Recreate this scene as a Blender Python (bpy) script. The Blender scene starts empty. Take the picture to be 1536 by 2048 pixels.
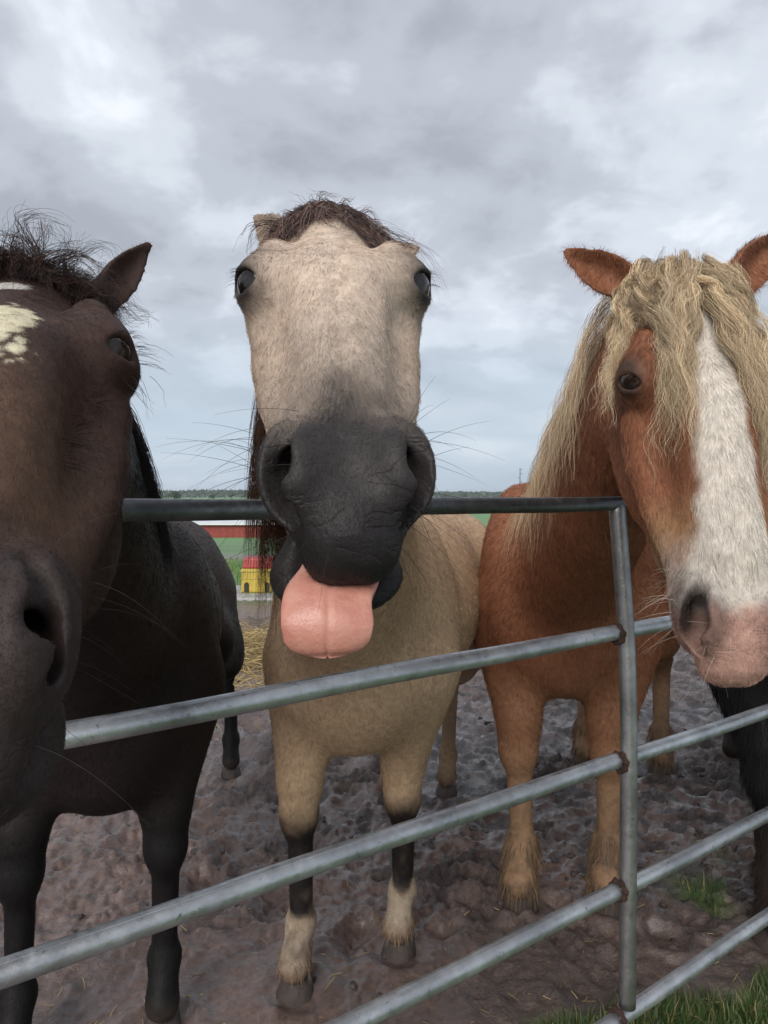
import bpy, math, random
import numpy as np
from mathutils import Vector, Matrix
from mathutils.bvhtree import BVHTree

R = math.radians
random.seed(7)
rng = np.random.default_rng(7)
scene = bpy.context.scene
COL = scene.collection
FPX = 1422.0            # focal length in photo pixels (25 mm equivalent, portrait)
EYE = 1.41              # camera height
HOR = 992.0             # photo row of the horizon

# ------------------------------------------------------------------ camera, sky, sun, exposure
cam = bpy.data.cameras.new('camera')
cam.sensor_fit = 'VERTICAL'
cam.sensor_height = 36.0
cam.lens = 36.0 * FPX / 2048.0
cam.shift_y = -(1024.0 - HOR) / 2048.0
cam.clip_start = 0.02
cam.clip_end = 20000
camo = bpy.data.objects.new('camera', cam)
COL.objects.link(camo)
camo.location = (0, 0, EYE)
camo.rotation_euler = (R(90), 0, 0)
scene.camera = camo

scene.view_settings.view_transform = 'Standard'
scene.view_settings.look = 'None'
scene.view_settings.gamma = 1.0
scene.view_settings.use_curve_mapping = False
scene.view_settings.exposure = 0.80
scene.cycles.use_denoising = True
scene.cycles.max_bounces = 6
scene.cycles.diffuse_bounces = 3
scene.cycles.glossy_bounces = 3
scene.cycles.transparent_max_bounces = 6

SUN_EL, SUN_AZ = R(34), R(198)      # soft sun behind thick cloud, behind the camera a little to the left
world = bpy.data.worlds.new('World')
scene.world = world
world.use_nodes = True


def build_world():
    nt = world.node_tree
    N, L = nt.nodes, nt.links
    N.clear()
    out = N.new('ShaderNodeOutputWorld')
    sky = N.new('ShaderNodeTexSky')
    sky.sky_type = 'NISHITA'
    sky.sun_disc = False
    sky.sun_elevation = SUN_EL
    sky.sun_rotation = SUN_AZ
    sky.dust_density = 3.0
    bsky = N.new('ShaderNodeBackground')
    bsky.inputs['Strength'].default_value = 0.10
    L.new(sky.outputs[0], bsky.inputs['Color'])
    tc = N.new('ShaderNodeTexCoord')
    sep = N.new('ShaderNodeSeparateXYZ')
    L.new(tc.outputs['Generated'], sep.inputs[0])

    def math_(op, a, b=None, c=None):
        m = N.new('ShaderNodeMath')
        m.operation = op
        for i, v in enumerate((a, b, c)):
            if v is None:
                continue
            if isinstance(v, (int, float)):
                m.inputs[i].default_value = v
            else:
                L.new(v, m.inputs[i])
        return m.outputs[0]
    zc = math_('MAXIMUM', sep.outputs['Z'], 0.0)
    zz = math_('ADD', zc, 0.34)
    px = math_('DIVIDE', sep.outputs['X'], zz)
    py = math_('DIVIDE', sep.outputs['Y'], zz)
    comb = N.new('ShaderNodeCombineXYZ')
    L.new(px, comb.inputs[0])
    L.new(py, comb.inputs[1])

    def noise(scale, detail, rough, dist=0.0, off=(0, 0, 0), sc=(1, 1, 1)):
        mp = N.new('ShaderNodeMapping')
        mp.inputs['Location'].default_value = off
        mp.inputs['Scale'].default_value = sc
        L.new(comb.outputs[0], mp.inputs[0])
        n = N.new('ShaderNodeTexNoise')
        n.inputs['Scale'].default_value = scale
        n.inputs['Detail'].default_value = detail
        n.inputs['Roughness'].default_value = rough
        n.inputs['Distortion'].default_value = dist
        L.new(mp.outputs[0], n.inputs['Vector'])
        return n.outputs['Fac']

    def ramp(fac, stops):
        r = N.new('ShaderNodeValToRGB')
        r.color_ramp.interpolation = 'EASE'
        el = r.color_ramp.elements
        while len(el) < len(stops):
            el.new(0.5)
        for e, (p, c) in zip(el, stops):
            e.position = p
            e.color = (*c, 1)
        L.new(fac, r.inputs[0])
        return r.outputs[0]
    big = noise(1.5, 5.0, 0.52, 0.3, (3.1, 1.4, 0))
    med = noise(4.2, 6.0, 0.55, 0.2, (7.7, 2.2, 0))
    mixn = math_('MULTIPLY_ADD', med, 0.42, math_('MULTIPLY', big, 0.62))
    cloud = ramp(mixn, [(0.37, (0.575, 0.598, 0.635)), (0.445, (0.445, 0.472, 0.512)), (0.52, (0.335, 0.356, 0.392)), (0.62, (0.255, 0.27, 0.30))])
    # low layered clouds towards the horizon
    low = noise(1.0, 6.0, 0.55, 0.0, (0.4, 9.0, 0), (0.55, 0.9, 1))
    lowc = ramp(low, [(0.35, (0.43, 0.475, 0.53)), (0.5, (0.325, 0.385, 0.455)), (0.66, (0.27, 0.325, 0.39))])
    hz = N.new('ShaderNodeMapRange')
    hz.interpolation_type = 'SMOOTHSTEP'
    L.new(zc, hz.inputs['Value'])
    hz.inputs['From Min'].default_value = 0.03
    hz.inputs['From Max'].default_value = 0.30
    mixc = N.new('ShaderNodeMix')
    mixc.data_type = 'RGBA'
    L.new(hz.outputs[0], mixc.inputs['Factor'])
    L.new(lowc, mixc.inputs['A'])
    L.new(cloud, mixc.inputs['B'])
    bcl = N.new('ShaderNodeBackground')
    bcl.inputs['Strength'].default_value = 1.0
    L.new(mixc.outputs['Result'], bcl.inputs['Color'])
    ms = N.new('ShaderNodeMixShader')
    ms.inputs[0].default_value = 0.9        # thick cloud over nine tenths of the sky's light
    L.new(bsky.outputs[0], ms.inputs[1])
    L.new(bcl.outputs[0], ms.inputs[2])
    L.new(ms.outputs[0], out.inputs[0])


build_world()
sun = bpy.data.lights.new('sun', 'SUN')
sun.energy = 1.5
sun.angle = R(35)
sun.color = (1.0, 0.96, 0.9)
suno = bpy.data.objects.new('sun', sun)
COL.objects.link(suno)
# direction towards the sun: azimuth measured clockwise from +Y
sd = Vector((math.sin(SUN_AZ) * math.cos(SUN_EL), math.cos(SUN_AZ) * math.cos(SUN_EL), math.sin(SUN_EL)))
suno.rotation_euler = sd.to_track_quat('Z', 'Y').to_euler()


# ------------------------------------------------------------------ helpers
def V(*a):
    return np.array(a, float)


def nrm(v):
    v = np.asarray(v, float)
    return v / np.linalg.norm(v)


def at(x, y, d):
    """point at depth d that the photo shows at pixel (x, y)"""
    return V((x - 768) / FPX * d, d, EYE - (y - HOR) / FPX * d)


def foot(x, y):
    d = FPX * EYE / (y - HOR)
    return V((x - 768) / FPX * d, d, 0)


_TAB = np.random.default_rng(3).random((64, 64, 64)).astype(np.float32)


def vnoise(P, scale, seed=0):
    """smooth value noise in 0..1 at points P (n,3) or (n,2)"""
    P = np.asarray(P, np.float32) / scale + seed * 17.31
    if P.shape[-1] == 2:
        P = np.concatenate([P, np.full(P.shape[:-1] + (1,), seed * 3.7 + .5, np.float32)], -1)
    I = np.floor(P).astype(np.int64)
    f = P - I
    f = f * f * (3 - 2 * f)
    I0 = I & 63
    I1 = (I + 1) & 63
    x0, y0, z0 = I0[..., 0], I0[..., 1], I0[..., 2]
    x1, y1, z1 = I1[..., 0], I1[..., 1], I1[..., 2]
    fx, fy, fz = f[..., 0], f[..., 1], f[..., 2]
    T = _TAB
    a = T[x0, y0, z0] * (1 - fx) + T[x1, y0, z0] * fx
    b = T[x0, y1, z0] * (1 - fx) + T[x1, y1, z0] * fx
    c = T[x0, y0, z1] * (1 - fx) + T[x1, y0, z1] * fx
    d = T[x0, y1, z1] * (1 - fx) + T[x1, y1, z1] * fx
    return (a * (1 - fy) + b * fy) * (1 - fz) + (c * (1 - fy) + d * fy) * fz


def fbm(P, scale, seed=0, oct=4, g=0.5):
    s = 0
    amp = 1
    tot = 0
    for o in range(oct):
        s = s + amp * vnoise(P, scale / 2 ** o, seed + o * 5)
        tot += amp
        amp *= g
    return s / tot


def sstep(a, b, x):
    t = np.clip((x - a) / (b - a), 0, 1)
    return t * t * (3 - 2 * t)


def lerp(a, b, t):
    t = np.asarray(t)[..., None] if np.ndim(t) else t
    return np.asarray(a) * (1 - t) + np.asarray(b) * t


# -------- materials
def new_mat(name):
    m = bpy.data.materials.new(name)
    m.use_nodes = True
    nt = m.node_tree
    b = nt.nodes['Principled BSDF']
    return m, nt, b


def nnode(nt, typ, **kw):
    n = nt.nodes.new(typ)
    for k, v in kw.items():
        setattr(n, k, v)
    return n


def tex_noise(nt, scale, detail=4, rough=.5, coord='Object', sc=None, dist=0.0):
    tc = nnode(nt, 'ShaderNodeTexCoord')
    src = tc.outputs[coord]
    if sc is not None:
        mp = nnode(nt, 'ShaderNodeMapping')
        mp.inputs['Scale'].default_value = sc
        nt.links.new(src, mp.inputs[0])
        src = mp.outputs[0]
    n = nnode(nt, 'ShaderNodeTexNoise')
    n.inputs['Scale'].default_value = scale
    n.inputs['Detail'].default_value = detail
    n.inputs['Roughness'].default_value = rough
    n.inputs['Distortion'].default_value = dist
    nt.links.new(src, n.inputs['Vector'])
    return n.outputs['Fac']


def cramp(nt, fac, stops):
    r = nnode(nt, 'ShaderNodeValToRGB')
    el = r.color_ramp.elements
    while len(el) < len(stops):
        el.new(.5)
    for e, (p, c) in zip(el, stops):
        e.position = p
        e.color = (*c, 1) if len(c) == 3 else c
    nt.links.new(fac, r.inputs[0])
    return r.outputs[0]


def add_bump(nt, b, hs, prev=None):
    """hs: list of (height socket, strength, distance)"""
    last = prev
    for h, s, d in hs:
        bp = nnode(nt, 'ShaderNodeBump')
        bp.inputs['Strength'].default_value = s
        bp.inputs['Distance'].default_value = d
        nt.links.new(h, bp.inputs['Height'])
        if last is not None:
            nt.links.new(last, bp.inputs['Normal'])
        last = bp.outputs[0]
    nt.links.new(last, b.inputs['Normal'])
    return last


def simple_mat(name, colr, rough=.6, var=.15, scale=8, bump=0.0, metal=0.0, bscale=None):
    m, nt, b = new_mat(name)
    n = tex_noise(nt, scale, 5, .6)
    c = np.array(colr)
    nt.links.new(cramp(nt, n, [(.3, tuple(c * (1 - var))), (.7, tuple(np.clip(c * (1 + var), 0, 1)))]), b.inputs['Base Color'])
    b.inputs['Roughness'].default_value = rough
    b.inputs['Metallic'].default_value = metal
    if bump:
        add_bump(nt, b, [(tex_noise(nt, bscale or scale * 6, 4, .6), bump, .01)])
    return m


# -------- objects
def tag(o, label=None, cat=None, group=None, kind=None):
    if label:
        o['label'] = label
    if cat:
        o['category'] = cat
    if group:
        o['group'] = group
    if kind:
        o['kind'] = kind
    return o


def empty(name, loc=(0, 0, 0)):
    o = bpy.data.objects.new(name, None)
    COL.objects.link(o)
    o.location = loc
    o.empty_display_size = .1
    return o


def link(name, data, parent=None):
    o = bpy.data.objects.new(name, data)
    COL.objects.link(o)
    if parent is not None:
        o.parent = parent
        o.matrix_parent_inverse = Matrix.Translation(-Vector(parent.location))
    return o


def mesh_np(name, verts, faces, mat=None, parent=None, smooth=True, cols=None):
    """faces: (n,4) or (n,3) int array, or a list of tuples"""
    me = bpy.data.meshes.new(name)
    verts = np.asarray(verts, np.float32)
    if isinstance(faces, np.ndarray):
        k = faces.shape[1]
        me.vertices.add(len(verts))
        me.vertices.foreach_set('co', verts.ravel())
        me.loops.add(faces.size)
        me.loops.foreach_set('vertex_index', faces.astype(np.int32).ravel())
        me.polygons.add(len(faces))
        me.polygons.foreach_set('loop_start', np.arange(0, faces.size, k, dtype=np.int32))
        me.update(calc_edges=True)
    else:
        me.from_pydata([tuple(map(float, v)) for v in verts], [], faces)
    me.validate()
    if smooth:
        me.polygons.foreach_set('use_smooth', np.ones(len(me.polygons), bool))
    if cols is not None:
        at_ = me.attributes.new('col', 'FLOAT_COLOR', 'POINT')
        c4 = np.ones((len(verts), 4), np.float32)
        c4[:, :3] = cols[:, :3]
        if cols.shape[1] == 4:
            c4[:, 3] = cols[:, 3]
        at_.data.foreach_set('color', c4.ravel())
    if mat:
        me.materials.append(mat)
    return link(name, me, parent)


def hair_np(name, pts, radius, mat, parent, cols, kind='stuff', tip=0.25):
    """pts (n,k,3); radius scalar or (n,); cols (n,3)"""
    n, k = pts.shape[:2]
    cu = bpy.data.hair_curves.new(name)
    cu.add_curves([k] * n)
    cu.attributes['position'].data.foreach_set('vector', pts.astype(np.float32).ravel()) if 'position' in cu.attributes else cu.points.foreach_set('position', pts.astype(np.float32).ravel())
    ra = cu.attributes.get('radius') or cu.attributes.new('radius', 'FLOAT', 'POINT')
    prof = np.linspace(1, tip, k)[None, :] * np.broadcast_to(np.asarray(radius, np.float32).reshape(-1, 1), (n, 1))
    ra.data.foreach_set('value', np.ascontiguousarray(prof, np.float32).ravel())
    ca = cu.attributes.new('col', 'FLOAT_COLOR', 'CURVE')
    c4 = np.ones((n, 4), np.float32)
    c4[:, :3] = cols
    ca.data.foreach_set('color', c4.ravel())
    cu.materials.append(mat)
    o = link(name, cu, parent)
    if kind:
        o['kind'] = kind
    return o


def tube_mesh(path, radii, seg=16, cap=True, flat=None):
    """swept tube; returns verts, faces(list)"""
    path = np.asarray(path, float)
    n = len(path)
    radii = np.broadcast_to(radii, (n,))
    tang = np.gradient(path, axis=0)
    tang /= np.linalg.norm(tang, axis=1)[:, None]
    up = V(0, 0, 1) if abs(tang[0, 2]) < .9 else V(1, 0, 0)
    vs = []
    for i in range(n):
        u = nrm(np.cross(up, tang[i]))
        w = np.cross(tang[i], u)
        for j in range(seg):
            th = 2 * math.pi * j / seg
            vs.append(path[i] + radii[i] * (math.cos(th) * u + math.sin(th) * w))
    fs = []
    for i in range(n - 1):
        for j in range(seg):
            k = (j + 1) % seg
            fs.append((i * seg + j, i * seg + k, (i + 1) * seg + k, (i + 1) * seg + j))
    if cap:
        fs.append(tuple(range(seg))[::-1])
        fs.append(tuple((n - 1) * seg + j for j in range(seg)))
    return vs, fs


def box_mesh(x0, x1, y0, y1, z0, z1):
    v = [(x, y, z) for z in (z0, z1) for y in (y0, y1) for x in (x0, x1)]
    f = [(0, 2, 3, 1), (4, 5, 7, 6), (0, 1, 5, 4), (2, 6, 7, 3), (0, 4, 6, 2), (1, 3, 7, 5)]
    return v, f


def bevel(o, w=.01, seg=2):
    m = o.modifiers.new('bevel', 'BEVEL')
    m.width = w
    m.segments = seg
    return o


# -------- implicit surface sculpting on a rectilinear grid
def axis(lo, hi, flo, fhi, hf, hc):
    """grid coordinates: fine spacing hf inside flo..fhi, coarse hc outside"""
    a = []
    x = lo
    while x < hi:
        a.append(x)
        x += hf if (flo - hc * .5 < x < fhi) else hc
    a.append(x)
    return np.array(a, np.float32)


def smin(a, b, k):
    h = np.maximum(k - np.abs(a - b), 0) / k
    return np.minimum(a, b) - h * h * k * .25


def smax(a, b, k):
    return -smin(-a, -b, k)


class Field:
    def __init__(self, xs, ys, zs):
        self.ax = (xs, ys, zs)
        self.F = np.full((len(xs), len(ys), len(zs)), 1.0, np.float32)

    def sub(self, lo, hi):
        sl = []
        for i in range(3):
            a = np.searchsorted(self.ax[i], lo[i])
            b = np.searchsorted(self.ax[i], hi[i])
            sl.append(slice(max(a - 1, 0), min(b + 1, len(self.ax[i]))))
        return tuple(sl)

    def grid(self, sl):
        return np.meshgrid(*[self.ax[i][sl[i]] for i in range(3)], indexing='ij', sparse=True)

    def put(self, sl, d, k, cut=False):
        if cut:
            self.F[sl] = smax(self.F[sl], -d, k)
        else:
            self.F[sl] = smin(self.F[sl], d, k)

    def cone(self, p, q, r1, r2, k=.05, flat=None, cut=False):
        """round cone from p to q; flat=(axis, f) thins it by f along axis"""
        p = np.asarray(p, np.float32)
        q = np.asarray(q, np.float32)
        rm = max(r1, r2) + k + .03
        sl = self.sub(np.minimum(p, q) - rm, np.maximum(p, q) + rm)
        X, Y, Z = self.grid(sl)
        D = q - p
        if flat is not None:
            n, f = np.asarray(flat[0], np.float32), 1 / flat[1]
        dx, dy, dz = X - p[0], Y - p[1], Z - p[2]
        t = np.clip((dx * D[0] + dy * D[1] + dz * D[2]) / float(D @ D), 0, 1)
        ex, ey, ez = dx - t * D[0], dy - t * D[1], dz - t * D[2]
        l2 = ex * ex + ey * ey + ez * ez
        r = r1 + t * (r2 - r1)
        if flat is not None:
            en = ex * n[0] + ey * n[1] + ez * n[2]
            l = np.sqrt(np.maximum(l2 + en * en * (f * f - 1), 1e-12))
            d = (l - r) * .8
        else:
            d = np.sqrt(l2) - r
        self.put(sl, d.astype(np.float32), k, cut)

    def ell(self, c, rad, M=None, k=.05, cut=False):
        """ellipsoid, M rows = its axes"""
        c = np.asarray(c, np.float32)
        rad = np.asarray(rad, np.float32)
        M = np.eye(3, dtype=np.float32) if M is None else np.asarray(M, np.float32)
        ext = np.sqrt(((M * rad[:, None]) ** 2).sum(0)) + k + .03
        sl = self.sub(c - ext, c + ext)
        X, Y, Z = self.grid(sl)
        dx, dy, dz = X - c[0], Y - c[1], Z - c[2]
        k0 = 0
        k1 = 0
        for i in range(3):
            e = dx * M[i, 0] + dy * M[i, 1] + dz * M[i, 2]
            e = e / rad[i]
            k0 = k0 + e * e
            k1 = k1 + (e / rad[i]) ** 2
        k0 = np.sqrt(k0)
        k1 = np.sqrt(np.maximum(k1, 1e-9))
        d = k0 * (k0 - 1) / k1
        self.put(sl, d.astype(np.float32), k, cut)

    def nets(self):
        F = self.F
        xs, ys, zs = self.ax
        ins = F < 0
        n = np.zeros(tuple(s - 1 for s in F.shape), np.uint8)
        for i in (0, 1):
            for j in (0, 1):
                for k in (0, 1):
                    n += ins[i:F.shape[0] - 1 + i, j:F.shape[1] - 1 + j, k:F.shape[2] - 1 + k]
        act = (n > 0) & (n < 8)
        idx = np.full(act.shape, -1, np.int32)
        C = np.argwhere(act)
        idx[act] = np.arange(len(C))
        acc = np.zeros((len(C), 3), np.float64)
        cnt = np.zeros(len(C))
        for ax_ in range(3):
            oth = [a for a in range(3) if a != ax_]
            for u in (0, 1):
                for v in (0, 1):
                    o0 = np.zeros(3, int)
                    o0[oth[0]] = u
                    o0[oth[1]] = v
                    o1 = o0.copy()
                    o1[ax_] = 1
                    a = C + o0
                    b = C + o1
                    fa = F[a[:, 0], a[:, 1], a[:, 2]]
                    fb = F[b[:, 0], b[:, 1], b[:, 2]]
                    m = (fa < 0) != (fb < 0)
                    t = fa[m] / (fa[m] - fb[m])
                    pa = np.stack([xs[a[m, 0]], ys[a[m, 1]], zs[a[m, 2]]], 1)
                    pb = np.stack([xs[b[m, 0]], ys[b[m, 1]], zs[b[m, 2]]], 1)
                    acc[m] += pa + (pb - pa) * t[:, None]
                    cnt[m] += 1
        verts = acc / cnt[:, None]
        faces = []
        for ax_ in range(3):
            o1, o2 = [(1, 2), (2, 0), (0, 1)][ax_]
            sl0 = [slice(None)] * 3
            sl1 = [slice(None)] * 3
            sl0[ax_] = slice(0, -1)
            sl1[ax_] = slice(1, None)
            s0 = ins[tuple(sl0)]
            s1 = ins[tuple(sl1)]
            E = np.argwhere(s0 != s1)
            ok = (E[:, o1] > 0) & (E[:, o2] > 0) & (E[:, o1] < F.shape[o1] - 1) & (E[:, o2] < F.shape[o2] - 1)
            E = E[ok]
            fl = s0[E[:, 0], E[:, 1], E[:, 2]]
            q = []
            for (d1, d2) in ((-1, -1), (0, -1), (0, 0), (-1, 0)):
                c = E.copy()
                c[:, o1] += d1
                c[:, o2] += d2
                q.append(idx[c[:, 0], c[:, 1], c[:, 2]])
            Q = np.stack(q, 1)
            Q[~fl] = Q[~fl][:, ::-1]
            faces.append(Q)
        faces = np.concatenate(faces)
        faces = faces[(faces >= 0).all(1)]
        # light smoothing
        for lam in (.5, .35):
            s = np.zeros_like(verts)
            cc = np.zeros(len(verts))
            for i in range(4):
                a, b = faces[:, i], faces[:, (i + 1) % 4]
                for k in range(3):
                    s[:, k] += np.bincount(a, verts[b, k], len(verts)) + np.bincount(b, verts[a, k], len(verts))
                cc += np.bincount(a, minlength=len(verts)) + np.bincount(b, minlength=len(verts))
            cc[cc == 0] = 1
            verts = verts + lam * (s / cc[:, None] - verts)
        return verts, faces


def vnormals(v, f):
    n = np.cross(v[f[:, 2]] - v[f[:, 0]], v[f[:, 3]] - v[f[:, 1]])
    out = np.zeros_like(v)
    for i in range(4):
        for k in range(3):
            out[:, k] += np.bincount(f[:, i], n[:, k], len(v))
    return out / np.maximum(np.linalg.norm(out, axis=1), 1e-9)[:, None]


# ------------------------------------------------------------------ ground: muddy paddock running out to green fields
FEET = [foot(590, 1985), foot(797, 1905), foot(893, 1588), V(.02, 3.28, 0), V(-.90, 1.72, 0), foot(325, 2062), V(-1.15, 3.35, 0), foot(462, 1552),
        foot(1040, 1812), foot(1213, 1812), foot(1168, 1532), foot(1322, 1545), V(1.25, 2.26, 0)]


def terrain(x, y):
    r = np.sqrt(x * x * .15 + y * y) * np.sign(y + 1e-9)
    z = np.interp(r, [0, 9.5, 13, 30, 60, 110, 142, 250, 500, 1000, 2500, 6000], [0, 0, -.06, -1.0, -2.7, -5.0, -6.2, -6.6, -6.0, -5.0, -2.5, 2.0])
    return z


def cells(P, scale, seed):
    """nearest-cell distance (0 at the cell's heart) and that cell's random value"""
    Q = P / scale
    I = np.floor(Q).astype(np.int64)
    best = np.full(P.shape[:-1], 9.0)
    val = np.zeros(P.shape[:-1])
    for dx in (-1, 0, 1):
        for dy in (-1, 0, 1):
            J0 = (I[..., 0] + dx) & 63
            J1 = (I[..., 1] + dy) & 63
            jx = I[..., 0] + dx + .15 + .7 * _TAB[J0, J1, seed & 63]
            jy = I[..., 1] + dy + .15 + .7 * _TAB[J0, J1, (seed + 7) & 63]
            d = np.hypot(Q[..., 0] - jx, Q[..., 1] - jy)
            r = _TAB[J0, J1, (seed + 13) & 63]
            m = d < best
            best = np.where(m, d, best)
            val = np.where(m, r, val)
    return best, val


def clod_relief(P):
    W = P + .035 * np.stack([fbm(P, .06, 121, 2) - .5, fbm(P, .06, 131, 2) - .5], -1) * 1.6
    d1, v1 = cells(W, .058, 3)
    d2, v2 = cells(W + 3.3, .026, 23)
    h = .034 * sstep(.35, .95, v1) * (np.clip(1 - (d1 / .72) ** 2, 0, 1)) ** .7
    h = h + .016 * sstep(.3, .9, v2) * (np.clip(1 - (d2 / .72) ** 2, 0, 1)) ** .7
    return h - .011


def mud_height(x, y):
    P = np.stack([x, y], -1)
    amp = sstep(11, 8, y)
    b = fbm(P, .62, 2, 3) - .5
    m = np.abs(fbm(P + .35 * (vnoise(P, .3, 9)[..., None] - .5), .21, 12, 3) - .5) * 2
    s = fbm(P, .085, 23, 3)
    clod = sstep(.50, .72, s)
    calm = sstep(2.35, 1.95, y + .25 * (vnoise(P, .8, 33) - .5) - .12 * np.abs(x)) * .8      # trodden smooth strip along the gate
    k = 1 - calm
    h = .055 * b + k * (.030 * (.35 - m)) + k * .026 * clod + (.25 + .75 * k) * (.016 * (fbm(P, .032, 44, 2) - .5) + .050 * (.30 - np.abs(fbm(P, .075, 46, 3) - .5) * 2.2) + .014 * sstep(.48, .56, fbm(P, .045, 48, 2))) + k * .022 * (sstep(.46, .54, fbm(P, .12, 77, 3)) - .5) * sstep(.3, .6, vnoise(P, .5, 78))
    nearm = (np.abs(y) < 9) & (y > 1)
    cr = np.zeros_like(h)
    if nearm.any():
        cr[nearm] = clod_relief(P[nearm])
    wm = sstep(.28, .50, fbm(P, .45, 81, 3))
    h = h * (1 - .45 * wm) + (.12 + .88 * k) * cr * (1 - .75 * wm) * sstep(.30, .62, fbm(P, .55, 141, 3) + .10 * k)
    for i, (hx, hy, hr) in enumerate(HPRINT):
        d2 = ((x - hx) / hr) ** 2 + ((y - hy) / (hr * 1.15)) ** 2
        h = h - (.5 + .5 * k) * .032 * np.exp(-d2 ** 2) + .010 * np.exp(-((np.sqrt(d2) - 1.35) / .28) ** 2) * (.6 + .8 * (s - .4))
    for ft in FEET:
        d2 = ((x - ft[0]) ** 2 + (y - ft[1]) ** 2) / .085 ** 2
        h = h * (1 - .8 * np.exp(-d2)) + .014 * np.exp(-((np.sqrt(d2) - 1.25) / .35) ** 2)
    return h * amp


HPRINT = [(rng.uniform(-1.6, 2.2), rng.uniform(1.9, 5.5), rng.uniform(.055, .08)) for _ in range(85)]


def grass_mask(x, y):
    P = np.stack([x, y], -1)
    n = fbm(P, .35, 51, 4)
    far = sstep(9.2, 10.4, y + 1.2 * (fbm(P, 1.5, 55, 3) - .5))
    far = far * (1 - .9 * np.exp(-((y - 25 - 2 * (fbm(P, 6, 57, 2) - .5)) / 4.0) ** 2) * (x < 4))     # bare track across the slope
    # growth along the gate foot at the lower right
    g = (n - .5) * .9 + .42 - (y - 1.90 - .16 * x) * 2.2 + np.clip(x - .6, -1, 1) * .35
    near = sstep(.42, .62, g) * (y < 3.2) * sstep(.25, .55, x)
    st = np.exp(-((x - 1.06 - .35 * (y - 2.3)) / .10) ** 2) * ((y > 2.2) & (y < 2.85)) * sstep(.46, .60, n) * .8
    return np.clip(np.maximum(np.maximum(far, near), st), 0, 1)


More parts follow.
